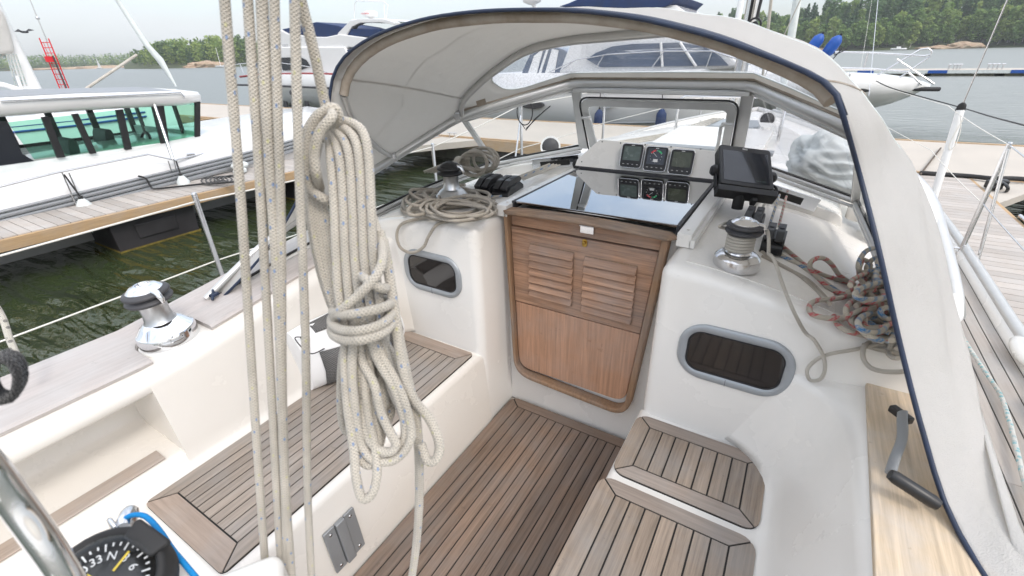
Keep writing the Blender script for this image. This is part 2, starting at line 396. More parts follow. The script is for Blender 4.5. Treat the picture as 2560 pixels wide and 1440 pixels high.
# ================================================================ OUR SAILING BOAT
CXL = -.67                                     # centreline of the boat; bow points to +y, waterline z = WZ
WZ = -.55
boat = empty('sailing_boat', (CXL, 0, WZ))
_ch = []
def part(o):                                    # parent without moving
    o.parent = boat; o.matrix_parent_inverse = Matrix.Translation((-CXL, 0, -WZ)); return o
def sub(o, p): o.parent = p; return o
def hb(y): return 1.70 if y < 2.5 else 1.70*(1-min(1, (y-2.5)/6.1)**3)
def zg(y): return .50 + (0 if y < 2.5 else .032*(y-2.5)**1.35*.9)
tag(boat, 'white sailing yacht we stand on, teak cockpit, cream sprayhood and louvred companionway', 'sailing boat')
YS = [-1.6+.4*i for i in range(10)] + [2.4+.31*i for i in range(1, 21)]
for sgn in (-1, 1):
    mb = MB()
    rings = []
    for y in YS:
        h = hb(y); z = zg(y)
        rings.append([(CXL+sgn*a, y, b) for a, b in ((max(.0, h-.05), z-.055), (max(.0, h-.045), z), (h, z+.005), (h+.012, z-.03), (h+.002, z-.05), (h*.985, z-.35), (h*.93, WZ), (h*.7, WZ-.35), (max(0, h*.7-.05), WZ-.35), (max(0, h*.9), WZ+.1))])
    mb.loft(rings, True, True)
    if sgn < 0: part(mb.build('hull_side', M['gel']))
    else: part(mb.build('hull_side', M['gel']))
    # toe rail cap: rounded silver moulding
    mb = MB(); mb.tube([(CXL+sgn*(hb(y)-.02), y, zg(y)+.012) for y in YS[:-1]], .024, 8, flat=.7); part(mb.build('toe_rail', M['alu']))
    # teak side deck
    cin = lambda y: (1.32 if y < 1.3 else 1.32-(y-1.3)*.055) if y < 2.9 else max(.0, 1.23-(y-2.9)*.21)
    ys = [y for y in YS if y < 6.4]
    mb = MB(); mb.loft([[(CXL+sgn*(cin(y)-.08), y, zg(y)-.052), (CXL+sgn*(hb(y)-.04), y, zg(y)-.052), (CXL+sgn*(hb(y)-.04), y, zg(y)-.09), (CXL+sgn*(cin(y)-.08), y, zg(y)-.09)] for y in ys], smooth=False)
    for k in range(11):
        a = .055+.052*k; b = a+.047; mm = 0
        for j0 in range(0, len(ys)-1, 4):
            seg = [y for y in ys[j0:j0+5] if hb(y)-b > cin(y)-.075]
            if len(seg) > 1:
                e = .003
                mb.loft([[(CXL+sgn*(hb(y)-a), y+(e if y == seg[0] else -e if y == seg[-1] else 0)*(k % 2), zg(y)-.049), (CXL+sgn*(hb(y)-b), y, zg(y)-.049), (CXL+sgn*(hb(y)-b), y, zg(y)-.058), (CXL+sgn*(hb(y)-a), y, zg(y)-.058)] for y in seg], smooth=False, mi=1)
    part(mb.build('side_deck', [M['caulk'], M['deck']]))
mb = MB(); yf = [6.0+.26*i for i in range(10)]
mb.loft([[(CXL-hb(y)+.045, y, zg(y)-.05), (CXL, y, zg(y)-.02), (CXL+hb(y)-.045, y, zg(y)-.05), (CXL+hb(y)-.05, y, zg(y)-.1), (CXL-hb(y)+.05, y, zg(y)-.1)] for y in yf], smooth=False); part(mb.build('foredeck', M['gel']))
mb = MB(); mb.box((CXL, .1, -.05), (1.6, 3.4, .03)); mb.box((CXL, -1.5, .2), (3.1, .06, .5)); part(mb.build('cockpit_liner', M['gelwarm']))
# ---- port cockpit moulding with the open locker
def pring(pts, y, dz=0, i0=99, dx=0): return [(x - (dx if z > .41 else 0), y, z+(dz if i >= i0 else 0)) for i, (x, z) in enumerate(pts)]
top = [(-1.602, .735), (-1.610, .755), (-1.63, .768), (-1.66, .772), (-1.99, .772), (-2.01, .755), (-2.05, .43), (-2.06, -.3), (-1.02, -.3)]
A_ = [(-1.03, -.02), (-1.055, .375), (-1.062, .393), (-1.08, .402), (-1.535, .402), (-1.555, .41), (-1.57, .44), (-1.578, .457), (-1.60, .465), (-1.84, .468), (-1.875, .49), (-1.88, .66), (-1.85, .695), (-1.64, .70), (-1.612, .704), (-1.602, .718)] + top
B_ = [(-1.03, -.02), (-1.055, .375), (-1.062, .393), (-1.08, .402), (-1.535, .402), (-1.555, .41), (-1.566, .43)] + [(-1.566-.036*i/9, .44+.30*i/9) for i in range(1, 9)] + [(-1.6005, .722)] + top
mb = MB(); mb.loft([pring(A_, y) for y in (-1.45, -.5, .375)])
Y2 = [.375, .5, .7, .9, 1.1, 1.2, 1.27, 1.33, 1.37, 1.40, 1.43]
rb = []
for y in Y2:
    dz = max(0, y-.45)*.14; r_ = .16; d = max(0, y-1.25); f_ = r_-sqrt(max(0, r_*r_-min(d, r_)**2))
    rb.append([(x+(f_*.8 if (i >= 5 and x > -1.65 and z > .401) else 0), y, z+(dz*(z-.44)/.33 if .44 < z else 0)) for i, (x, z) in enumerate(B_)])
mb.loft(rb)
hull_p = part(mb.build('port_cockpit_moulding', M['gelwarm']))
hull_p['label'] = 'cream port seat and coaming moulding with an open locker'
def capx(y, inner): return None
# grey wooden cap on the port coaming
mb = MB()
WCX, WCY, WCR = -1.745, .520, .098           # round cut-out for the winch pad
n = 90; rr = []
for k in range(n+1):
    y = -1.4+2.82*k/n
    if .30 < y < .74: pass
ysq = [-1.4, -.7, 0, .2, .35]+[WCY-WCR-.0005, WCY-WCR+.0005]+[WCY+WCR*sin(radians(a)) for a in range(-80, 81, 10)]+[WCY+WCR-.0005, WCY+WCR+.0005, .7, .85, 1.0, 1.2, 1.42]
for y in sorted(ysq):
    dz = max(0, y-.45)*.14; zz = .772+dz; c = WCR**2-(y-WCY)**2
    xi = -1.652 if c <= 0 else min(-1.652, WCX-sqrt(c))
    rr.append([(xi-.004, y, zz), (xi, y, zz+.012), (xi-.012, y, zz+.018), (-1.975, y, zz+.018), (-1.985, y, zz+.010), (-1.98, y, zz)])
mb.loft(rr, smooth=False)
part(mb.build('coaming_cap', M['cap']))
mb = MB(); mb.loft([[(-1.592+.0, y, .466), (-1.592, y, .474), (-1.652, y, .476), (-1.655, y, .468)] for y in (-.1, .0, .2, .325)], smooth=False); part(mb.build('locker_strip', M['capx'], bevel=.002, seg=1))
# ---- starboard cockpit moulding
S_ = [(-.31, -.02), (-.31, .375), (-.303, .393), (-.285, .402), (.135, .402), (.155, .412), (.175, .44)] + [(.175+.105*i/7, .44+.28*i/7) for i in range(1, 8)] + [(.287, .752), (.305, .768), (.33, .772), (.49, .772), (.51, .755), (.555, .43), (.56, -.3), (-.32, -.3)]
mb = MB(); rb = []
for y in (-1.45, 0, .8, 1.1, 1.18, 1.24, 1.29, 1.33, 1.36, 1.39, 1.41, 1.43):
    r_ = .22; d = min(r_, max(0, y-1.20)); f_ = r_-sqrt(max(0, r_*r_-d*d))
    rb.append([(x-(f_ if (.41 < z < .76 and -.1 < x < .33) else 0), y, z) for (x, z) in S_])
mb.loft(rb); part(mb.build('starboard_cockpit_moulding', M['gel']))
# ---- bulkheads and coachroof (solid mouldings, rounded)
def ext(poly, y0, y1, name, mat, bev):
    mb = MB(); mb.prism(poly, lambda p, q, t: (p, t, q), y0, y1); return part(mb.build(name, mat, bevel=bev, seg=5, ang=14 if bev > .03 else 30))
roofP = [(-1.045, 1.03), (-1.18, 1.027), (-1.32, 1.018), (-1.46, 1.0), (-1.60, .975), (-1.70, .95), (-1.80, .915), (-1.88, .87)]
roofS = [(.52, .80), (.45, .85), (.36, .895), (.27, .925), (.18, .955), (.08, .98), (-.05, 1.005), (-.17, 1.022), (-.30, 1.03)]
bp = ext([(-1.045, -.02)]+roofP+[(-1.97, .74), (-2.02, .42), (-2.02, -.02)], 1.41, 2.95, 'port_bulkhead', M['gel'], 0)
bs = ext([(.58, -.02), (.575, .43), (.545, .74)]+roofS+[(-.30, -.02)], 1.41, 2.95, 'starboard_bulkhead', M['gel'], 0)
for o, xs in ((bp, -1.045), (bs, -.30)):
    me = o.data; bm = bmesh.new(); bm.from_mesh(me)
    es = [e for e in bm.edges if (all(abs(v.co.y-1.41) < 1e-4 for v in e.verts) and max(v.co.z for v in e.verts) > .5 and not all(abs(v.co.x-(-2.02)) < .01 for v in e.verts)) or (all(abs(v.co.x-xs) < 1e-4 and v.co.z > .9 for v in e.verts) and abs(e.verts[0].co.y-e.verts[1].co.y) > .1)]
    bmesh.ops.bevel(bm, geom=es, offset=.042, segments=6, profile=.5, affect='EDGES')
    bm.to_mesh(me); bm.free()
    for p in me.polygons: p.use_smooth = True
    me.set_sharp_from_angle(angle=radians(32))
mb = MB(); mb.box((-.672, 2.30, .505), (.75, 1.30, 1.05)); part(mb.build('companionway_bulkhead', M['gel'], bevel=.008))
mb = MB()
for xs, ro in ((-1, None), (1, None)): pass
rr = []
for k in range(12):
    y = 2.93+.31*k; t = k/11; w = 1.22-.62*t; h_ = 1.055-.19*t**1.4; zb = zg(y)-.08
    rr.append([(CXL+a*w, y, zb+(h_-zb)*b) for a, b in ((-1.05, 0), (-1.0, .55), (-.93, .82), (-.8, .92), (-.5, .975), (0, 1), (.5, .975), (.8, .92), (.93, .82), (1.0, .55), (1.05, 0))])
mb.loft(rr, True, True); part(mb.build('coachroof', M['gel'], merge=True))
# non-skid areas
def zroof(x):
    L = sorted(roofP+roofS)
    for (a, za), (b, zb) in zip(L, L[1:]):
        if a <= x <= b: return za+(zb-za)*(x-a)/(b-a)
    return .8
for nm, x0, x1, y0, y1 in (('nonskid', -.235, .20, 1.475, 2.33), ('nonskid', -1.66, -1.10, 1.475, 2.1)):
    mb = MB(); xs = [x0+(x1-x0)*i/10 for i in range(11)]
    mb.loft([[(x, y, zroof(x)+.003) for x in xs]+[(x, y, zroof(x)-.002) for x in xs[::-1]] for y in (y0, y1)], smooth=False); part(mb.build(nm, M['roofskid']))
# ---- laid teak pads
def pad(name, x0, x1, y0, y1, z, bw, n, mat, matx, r=.03, bwx=None, gap=.0052):
    """margin boards with mitred corners round fore-and-aft planks, black caulking between"""
    bwx = bwx or bw; mb = MB(); zt = z+.010
    up = lambda p, q, t: (p, q, t)
    out = rrect(x1-x0, y1-y0, r, 5, (x0+x1)/2, (y0+y1)/2)
    mb.prism([(a, b) for a, b in out], up, z, z+.0072, 0)
    g_ = gap/2
    ix0, ix1, iy0, iy1 = x0+bw, x1-bw, y0+bwx, y1-bwx
    def clip(poly, cond):                      # keep the part of the rounded outline inside one margin wedge
        res = []
        for i in range(len(poly)):
            a, b = poly[i], poly[(i+1) % len(poly)]; ca, cb_ = cond(a), cond(b)
            if ca >= 0: res.append(a)
            if (ca >= 0) != (cb_ >= 0):
                t = ca/(ca-cb_); res.append((a[0]+(b[0]-a[0])*t, a[1]+(b[1]-a[1])*t))
        return res
    def line(p, q, off):
        nx, ny = -(q[1]-p[1]), q[0]-p[0]; L = sqrt(nx*nx+ny*ny); nx /= L; ny /= L
        return lambda s: (s[0]-p[0])*nx+(s[1]-p[1])*ny-off
    c = [(x0, y0), (x1, y0), (x1, y1), (x0, y1)]; ii = [(ix0, iy0), (ix1, iy0), (ix1, iy1), (ix0, iy1)]
    for k, mi in ((0, 2), (1, 1), (2, 2), (3, 1)):
        a, b, ia, ib = c[k], c[(k+1) % 4], ii[k], ii[(k+1) % 4]
        poly = out
        poly = clip(poly, line(ia, a, g_) if False else (lambda f: (lambda s: -f(s)-g_))(line(a, ia, 0)))
        poly = clip(poly, (lambda f: (lambda s: f(s)-g_))(line(b, ib, 0)))
        poly = clip(poly, (lambda f: (lambda s: -f(s)-g_))(line(ia, ib, 0)))
        if len(poly) > 2: mb.prism(poly, up, z+.004, zt, mi)
    w = (ix1-ix0)/n
    for k in range(n):
        mb.box((ix0+w*(k+.5), (iy0+iy1)/2, z+.007), (w-gap, iy1-iy0-gap, .006), mi=1)
    return part(mb.build(name, [M['caulk'], mat, matx]))
pad('cockpit_sole', -1.022, -.318, -1.3, 1.625, 0.0, .062, 13, M['sole'], M['solex'], .035, .055)
pad('port_seat_teak', -1.528, -1.087, .215, 1.395, .402, .052, 9, M['seat'], M['seatx'], .02, .075)
pad('starboard_seat_teak', -.300, .145, 1.075, 1.385, .402, .058, 7, M['pad'], M['padx'], .045, .055, .0052)
pad('starboard_seat_teak', -.318, .145, .20, 1.045, .402, .066, 7, M['pad'], M['padx'], .045, .055, .0052)
mb = MB(); mb.box((-1.2, 1.407, .41), (.02, .01, .01)); 
# bracket on the seat front
mb = MB(); a = onx(795, 1310, -1.075); b_ = onx(862, 1258, -1.075); c_ = onx(888, 1372, -1.075)
y0, y1 = .475, .60
RBk = Matrix.Rotation(radians(-3.8), 3, 'Y')
for (ya, yb, t) in ((y0, y0+.043, .010), (y0+.045, y1-.045, .018), (y1-.043, y1, .010)):
    mb.box((-1.040+t/2, (ya+yb)/2, .185), (t, yb-ya, .19), RBk)
br = part(mb.build('table_bracket', M['plate'], bevel=.003, seg=2))
for yy in (y0+.022, y1-.022):
    for zz in (.11, .26): mb = MB(); mb.lathe([(.0001, .002), (.006, .002), (.006, 0)], (-1.030-.066*(zz-.185), yy, zz), (1, 0, 0), 10); sub(mb.build('screw', M['steel']), br)
# ---- companionway
YD = 1.645
def dq(u, v, y=YD-.02): p = ony(u, v, y); return (p.x, p.z)
xl, xr = -1.035, -.315
trim_out = roundpoly([(xl+.01, 1.05), (xl+.045, .195), (-.395, .17), (xr-.005, 1.05)], [0, .10, .10, 0], 8)
trim_in = roundpoly([(xl+.030, 1.05), (xl+.060, .219), (-.418, .196), (xr-.034, 1.05)], [0, .07, .07, 0], 8)
mb = MB(); n = len(trim_out); F = YD-.055
r0 = [(x, YD, z) for x, z in trim_out]; r1 = [(x, F, z) for x, z in trim_out]; r2 = [(x, F, z) for x, z in trim_in]; r3 = [(x, YD, z) for x, z in trim_in]
mb.loft([[r0[i], r1[i], r2[i], r3[i]] for i in range(n)], True, True, smooth=False)
part(mb.build('companionway_frame', M['doortrim'], bevel=.010, seg=3, ang=50))
def inner_x(z): t = (1.05-z)/(1.05-.22); return (xl+.030+t*.030, xr-.034-t*.069)
def board(z0, z1, name, mat, th=.02, rbot=0, label=None):
    a0, b0 = inner_x(z0); a1, b1 = inner_x(z1); g_ = .003
    P = [(a1+g_, z1-.0015), (a0+g_, z0+.0015), (b0-g_, z0+.0015), (b1-g_, z1-.0015)]
    if rbot: P = roundpoly(P, [0, rbot, rbot, 0], 6)
    mb = MB(); mb.prism(P, lambda p, q, t: (p, t, q), YD-.004, YD-.004-th); o = part(mb.build(name, mat, bevel=.003, seg=2))
    if label: o['label'] = label
    return o
board(.235, .612, 'washboard', M['doorz'], .024, .065, 'plain lower washboard')
ub = board(.615, .985, 'louvred_washboard', M['door'], .028)
board(.988, 1.052, 'top_board', M['door'], .022)
mb = MB()
for (xa, xb, za, zb) in ((-.905, -.695, .668, .918), (-.648, -.428, .655, .912)):
    n = 7 if xa < -.8 else 7; h_ = (zb-za)/n
    for k in range(n):
        z = za+h_*(k+.5); R = Matrix.Rotation(radians(-32), 3, 'X')
        mb.box(((xa+xb)/2, YD-.040, z), (xb-xa, .009, h_*1.02), R)
lv = sub(mb.build('louvres', M['door'], bevel=.0035, seg=2), ub); lv.parent = ub
mb = MB()
for (xa, xb, za, zb) in ((-.905, -.695, .664, .921), (-.648, -.428, .651, .915)): mb.box(((xa+xb)/2, YD-.0325, (za+zb)/2), (xb-xa, .003, zb-za))
sub(mb.build('vent_slot', M['doortrim']), ub)
p = ony(1466, 577, YD-.036); mb = MB(); mb.box((p.x, YD-.030, p.z+.002), (.058, .006, .032)); mb.box((p.x, YD-.033, p.z+.018), (.062, .012, .005)); part(mb.build('latch_plate', M['steel'], bevel=.002))
p = ony(1461, 608, YD-.036); mb = MB(); mb.prism(rrect(.022, .034, .010, 5), lambda a, b, t: (p.x+a, t, p.z+b), YD-.030, YD-.036); mb.lathe([(.0001, .014), (.007, .013), (.008, 0)], (p.x, YD-.034, p.z+.003), (0, -1, 0), 14)
part(mb.build('door_lock', M['brass'], bevel=.0015))
# curved worn lip over the boards
mb = MB(); rr = []
for k in range(25):
    t = k/24; x = -1.025+t*.732; e = min(1, min(t, 1-t)/.06); bow = .022*sin(pi*t); w_ = .008+.026*sqrt(max(0, 1-(1-e)**2)); h2 = .0105*sqrt(max(.04, 1-(1-e)**2))
    yc = YD-.045-bow; zc = 1.056+.020*sin(pi*t)
    rr.append([(x, yc+w_*a, zc+h2*b) for a, b in ((-1, -.55), (-1.02, 0), (-.93, .6), (-.65, .95), (0, 1.05), (.7, 1), (1, .7), (1, -.9), (.1, -1), (-.8, -.95))])
mb.loft(rr); part(mb.build('hatch_lip', M['lip']))
# ---- sliding hatch: dark acrylic in an aluminium frame, rails each side
HZ = 1.082
mb = MB(); mb.box((-.655, 2.00, HZ), (.685, .70, .012)); part(mb.build('sliding_hatch', M['acrylic'], bevel=.002, seg=2))
mb = MB()
for x in (-1.003, -.307): mb.box((x, 2.01, HZ-.010), (.012, .74, .036))
mb.box((-.655, 2.357, HZ+.004), (.70, .02, .02)); part(mb.build('hatch_frame', M['dark'], bevel=.002))
for sx, x in ((-1, -1.03), (1, -.272)):
    mb = MB(); mb.box((x, 1.99, 1.055), (.05, .80, .05)); mb.box((x+sx*.028, 1.99, 1.045), (.02, .80, .03)); mb.lathe([(.006, 0), (.006, .003)], (x, 1.64, 1.081), seg=8); part(mb.build('hatch_rail', M['gel'], bevel=.006))
# ---- instrument panel
PN0 = V((-.67, 2.365, 1.10)); ex = V((1, 0, 0)); ey = V((0, .30, .954)).normalized(); en = ex.cross(ey)       # face plane
def pl(a, b, c=0): return PN0+ex*a+ey*b-(-en)*c
def onplane(u, v, c=0):
    d = ray(u, v); o = PN0+en*c; t = (o-CAM).dot(en)/d.dot(en); q = CAM+d*t-PN0; return q.dot(ex), q.dot(ey)
pts = [(-.40, -.04), (.44, -.04), (.47, .13), (-.235, .155), (-.275, .10), (-.36, .0)]
a1 = onplane(1500, 348); a2 = onplane(1478, 405); a3 = onplane(1845, 383)
pts = [(-.372, -.035), (.405, -.035), (.43, a3[1]), (a1[0], a1[1]), (a1[0]-.03, a1[1]-.03), (-.36, .03)]
pts = pts[::-1]
mb = MB(); mb.prism(roundpoly(pts, .012, 3), lambda p, q, t: pl(p, q, t), .0, -.11); panel = part(mb.build('instrument_panel', M['gel'], bevel=.006))
mb = MB()
for (p_, q_) in ((a1[0]+.015, a1[1]-.012), (-.13, a1[1]-.012), (.0, a1[1]-.012), (.13, a1[1]-.013), (.27, a1[1]-.014), (-.33, .02), (.2, .005)):
    mb.lathe([(.0035, 0), (.0035, .0015)], pl(p_, q_), en, 8)
sub(mb.build('panel_screw', M['dark']), panel)
mb = MB(); mb.bar(pl(-.37, -.012, .006), pl(.40, -.012, .006), .010, .014); sub(mb.build('seal_strip', M['rubber']), panel)
for k, (u, v) in enumerate(((1580, 390), (1640, 398), (1704, 406))):
    a, b = onplane(u, v, .012)
    o_ = pl(a, b)
    mb = MB(); mb.prism(roundpoly(rrect(.112, .118, .016, 4), 0), lambda p, q, t: o_+ex*p+ey*q+en*t, 0, .020)
    ins = part(mb.build('instrument', M['black'], bevel=.004, seg=3)); ins['label'] = ('leftmost square instrument with a blank green display', 'middle wind instrument with red and green dial', 'rightmost square instrument with a blank olive display')[k]
    mb = MB(); mb.tube([o_+ex*p+ey*q+en*.019 for p, q in rrect(.113, .119, .016, 4)], .0022, 6, True); sub(mb.build('bezel', M['steel']), ins)
    mb = MB(); mb.prism(rrect(.088, .070 if k != 1 else .078, .003, 2, 0, .012), lambda p, q, t: o_+ex*p+ey*q+en*t, .0203, .0212)
    sub(mb.build('display', [M['lcd'], M['screen'], M['lcd2']][k]), ins)
    mb = MB()
    for q in range(4): mb.box(o_+ex*(-.036+.024*q)+ey*(-.042)+en*.0207, (.008 if q else .010, .002, .004), basis((0,0,0), ex, ey).to_3x3())
    mb.box(o_+ey*.052+en*.0207, (.016, .003, .001), basis((0,0,0), ex, ey).to_3x3())
    sub(mb.build('key_print', M['print']), ins)
    if k == 1:
        Rb = basis((0,0,0), ex, ey).to_3x3()
        for nm, mat_, a0, a1_ in (('red_sector', 'redprint', 100, 150), ('green_sector', 'greenprint', 30, 80)):
            mb = MB()
            poly = [(.033*cos(radians(a0+(a1_-a0)*i/8)), .012+.033*sin(radians(a0+(a1_-a0)*i/8))) for i in range(9)]+[(.025*cos(radians(a1_-(a1_-a0)*i/8)), .012+.025*sin(radians(a1_-(a1_-a0)*i/8))) for i in range(9)]
            mb.prism(poly, lambda p, q, t: o_+ex*p+ey*q+en*t, .0213, .0217); sub(mb.build(nm, M[mat_]), ins)
        mb = MB()
        for i in range(12):
            an = radians(30*i); mb.box(o_+ex*(.028*cos(an))+ey*(.012+.028*sin(an))+en*.0216, (.005, .0016, .0006), Rb @ Matrix.Rotation(an, 3, 'Z'))
        mb.box(o_+ex*(-.006)+ey*(.020)+en*.022, (.028, .002, .0006), Rb @ Matrix.Rotation(radians(140), 3, 'Z'))
        mb.box(o_+ey*(-.008)+en*.0218, (.022, .014, .0005), Rb, 0); sub(mb.build('dial_marks', M['print']), ins)
# raised coamings either side of the panel, rope exit plates
mb = MB()
poly = roundpoly([(-1.62, .95), (-1.62, 1.0), (-1.45, 1.055), (-1.10, 1.115), (-.95, 1.12), (-.95, .95)], [.0, .03, .04, .04, .01, 0], 4)
mb.prism(poly, lambda p, q, t: (p, t, q), 2.40, 2.95); part(mb.build('breakwater', M['gel'], bevel=.012, seg=4)); mb = MB()
poly = roundpoly([(.24, .9), (.24, .985), (.06, 1.035), (-.26, 1.10), (-.36, 1.11), (-.36, .9)], [.0, .03, .04, .04, .01, 0], 4)
mb.prism(poly, lambda p, q, t: (p, t, q), 2.40, 2.95); part(mb.build('breakwater', M['gel'], bevel=.012, seg=4))
for nm, (u, v), s_ in (('rope_exit_plate', (1388, 406), -1), ('rope_exit_plate', (1945, 482), 1)):
    p = ony(u, v, 2.395); w_ = .30 if s_ < 0 else .34
    mb = MB(); R = Matrix.Rotation(radians(-14*s_*-1 if s_ < 0 else 13), 3, 'Y') if 0 else Matrix.Rotation(radians(-10 if s_ < 0 else 13), 3, 'Y')
    mb.box(p, (w_, .008, .062), R); q = part(mb.build(nm, M['chrome'], bevel=.003))
    mb = MB(); mb.box(p+V((0, -.006, -.004)), (w_*.62, .006, .030), R); sub(mb.build('slot', M['caulk']), q)
p = ony(1442, 410, 2.395); mb = MB(); mb.lathe([(.024, 0), (.024, .008), (.014, .012), (.0001, .013)], p, (0, -1, 0), 18); part(mb.build('panel_knob', M['rubber']))
# ---- portlights in the bulkheads
def portlight(uv, w, h, tilt=0):
    c = ony(*uv, 1.41); R = Matrix.Rotation(tilt, 3, 'Y')
    fn = lambda p, q, t: c + R @ V((p, 0, q)) + V((0, t, 0))
    mb = MB(); o = rrect(w, h, h*.42, 10); i_ = rrect(w-.062, h-.062, (h-.062)*.30, 10); i2 = rrect(w-.052, h-.052, (h-.052)*.32, 10); n = len(o)
    rings = [[fn(o[k][0], o[k][1], .004), fn(o[k][0]*.995, o[k][1]*.995, -.006), fn(o[k][0]*.965, o[k][1]*.94, -.0095), fn(i2[k][0], i2[k][1], -.0095), fn(i_[k][0], i_[k][1], -.004), fn(i_[k][0], i_[k][1], .004)] for k in range(n)]
    rings.append(rings[0]); mb.loft(rings, True, False); f_ = part(mb.build('portlight', M['portal']))
    mb = MB(); mb.prism(i_, fn, .002, -.0035); sub(mb.build('dark_pane', M['acrylic2']), f_)
    mb = MB(); mb.tube([fn(a*.99, b*.99, -.0045) for a, b in i_], .003, 6, True); sub(mb.build('gasket', M['rubber']), f_)
    mb = MB(); mb.box(fn(-w*.02, -h/2+.014, -.0098), (.0012, .001, .027), R); sub(mb.build('frame_joint', M['dark']), f_)
    return f_
g = G('dark_window_acrylic'); g.set(Base_Color=(.02, .017, .016), Roughness=.06); g.b.inputs['Specular IOR Level'].default_value = .8; M['acrylic2'] = g.mat
portlight((1081, 683), .335, .205)['label'] = 'small dark window left of the door'
portlight((1832, 899), .35, .215)['label'] = 'small dark window right of the door'
# ---- windscreen
def mir(p): return (2*CXL-p[0], p[1], p[2])
Rp = [(-1.85, .71, .83), (-1.82, .97, .97), (-1.80, 1.35, 1.085), (-1.78, 1.73, 1.19), (-1.57, 2.06, 1.37), (-1.10, 2.45, 1.51)]
rs1 = tuple(onz(2307, 478, 1.20)); rs2 = tuple(onz(2352, 600, 1.11)); rs3 = tuple(onz(2384, 730, 1.03))
Rs = [(-.235, 2.45, 1.505), (.185, 2.05, 1.375), rs1, rs2, rs3, tuple(onz(2390, 790, .96))]
def fine(P, n=6):
    out = []
    for i in range(len(P)-1):
        for k in range(n): out.append(V(P[i]).lerp(V(P[i+1]), k/n))
    return out+[V(P[-1])]
railP = cr_spline([Rp[0], Rp[1], Rp[2], Rp[3]], 6)[:-1]+fine([Rp[3], Rp[4]], 3)[:-1]+fine([Rp[4], Rp[5]], 4)
def fil(P, i, r=.06, n=6):
    a, b, c = V(P[i-1]), V(P[i]), V(P[i+1]); p = b+(a-b).normalized()*r; q = b+(c-b).normalized()*r
    return [p*(1-t)**2+b*2*t*(1-t)+q*t*t for t in [k/n for k in range(n+1)]]
core = [Rp[3], Rp[4], Rp[5], Rs[0], Rs[1], Rs[2], Rs[3], Rs[4]]
railpts = cr_spline([Rp[0], Rp[1], Rp[2], Rp[3]], 6)[:-2]+fil([Rp[2], Rp[3], Rp[4]], 1, .10)+fil([Rp[3], Rp[4], Rp[5]], 1, .12)+fil([Rp[4], Rp[5], Rs[0]], 1, .07)+fil([Rp[5], Rs[0], Rs[1]], 1, .07)+fil([Rs[0], Rs[1], Rs[2]], 1, .12)+cr_spline([Rs[1], Rs[2], Rs[3], Rs[4], Rs[5]], 6)[5:]
mb = MB(); mb.tube(railpts, [.013+.010*max(0, min(1, (p.y-.9)/.9)) for p in railpts], 14); ws = part(mb.build('windscreen_rail', M['alu']))
Bp = [(-1.84, .74, .81), (-1.81, 1.15, .89), (-1.74, 1.85, .985), (-1.60, 2.38, 1.05), (-1.10, 2.60, 1.15)]
Bs = [(-.235, 2.60, 1.15), (.26, 2.38, 1.06), (.335, 1.85, .985), (.345, 1.55, .955), (.35, 1.42, .94)]
mb = MB()
base_p = cr_spline(Bp[:4], 6)[:-1]+fine([Bp[3], Bp[4]], 4); base_s = fine([Bs[0], Bs[1]], 4)[:-1]+cr_spline(Bs[1:], 6)
for P in (base_p, base_s): mb.tube([p+V((0, 0, .0)) for p in P], .013, 8, flat=1.0); mb.tube([p+V((0, -.012, -.022)) for p in P], .008, 6)
part(mb.build('windscreen_base', M['alu']))
mb = MB()
for P in (base_p, base_s): mb.tube([p+V((0, 0, .016)) for p in P], .006, 6)
part(mb.build('windscreen_seal', M['rubber']))
mb = MB(); dn = V((0, .012, -.028))
mb.tube([V(Rp[4])+dn, V(Rp[5])+dn], .012, 8); mb.tube([V(Rs[0])+dn, V(Rs[1])+dn], .012, 8)
mb.bar(V(Rp[4]), V(Bp[3])+V((0.02, 0, 0)), .034, .018, up=V((0, 1, 0))); mb.bar(V(Rs[1])+V((0, 0, 0)), V(Bs[1]), .034, .018, up=V((0, 1, 0)))
mb.bar(V(Rp[5])+V((.01, 0, 0)), V(Bp[4])+V((.012, 0, 0)), .055, .022, up=V((0, 1, 0))); mb.bar(V(Rs[0])+V((-.01, 0, 0)), V(Bs[0])+V((-.02, 0, 0)), .055, .022, up=V((0, 1, 0)))
mb.bar(V(Rp[5])+V((0, .005, -.035)), V(Rs[0])+V((0, .005, -.035)), .045, .022)
part(mb.build('windscreen_post', M['alu'], bevel=.004))
WX0, WX1 = -1.085, -.25                     # opening centre window, hinged frame
def wsp(x, s): a = V((x, 2.44, 1.455)); b = V((x, 2.595, 1.13)); return a.lerp(b, s)
fo = roundpoly([(WX0+.02, 0), (WX1-.02, 0), (WX1-.04, 1), (WX0+.045, 1)], [.05, .05, .02, .02], 6)
def fmap(x, s, c=0): return wsp(x, s)+V((0, -.9, -.43)).normalized()*c
# rounded in real units
def rr2(x0, x1, s0, s1, r):
    Ls = .36; P = roundpoly([(x0, s0*Ls), (x1, s0*Ls), (x1-.015, s1*Ls), (x0+.02, s1*Ls)], [r, r, r*.6, r*.6], 7); return [(a, b/Ls) for a, b in P]
o1 = rr2(WX0+.028, WX1-.028, .06, .98, .055); i1 = rr2(WX0+.068, WX1-.068, .17, .90, .03)
mb = MB(); rings = [[fmap(o1[k][0], o1[k][1], -.008), fmap(o1[k][0], o1[k][1], .012), fmap(i1[k][0], i1[k][1], .012), fmap(i1[k][0], i1[k][1], -.008)] for k in range(len(o1))]; rings.append(rings[0])
mb.loft(rings, True, False, smooth=False); fr_ = part(mb.build('opening_window', M['alu'], bevel=.003))
mb = MB(); mb.tube([fmap(a, b, .010) for a, b in rr2(WX0+.020, WX1-.020, .03, 1.0, .062)], .005, 6, True); sub(mb.build('gasket', M['rubber']), fr_)
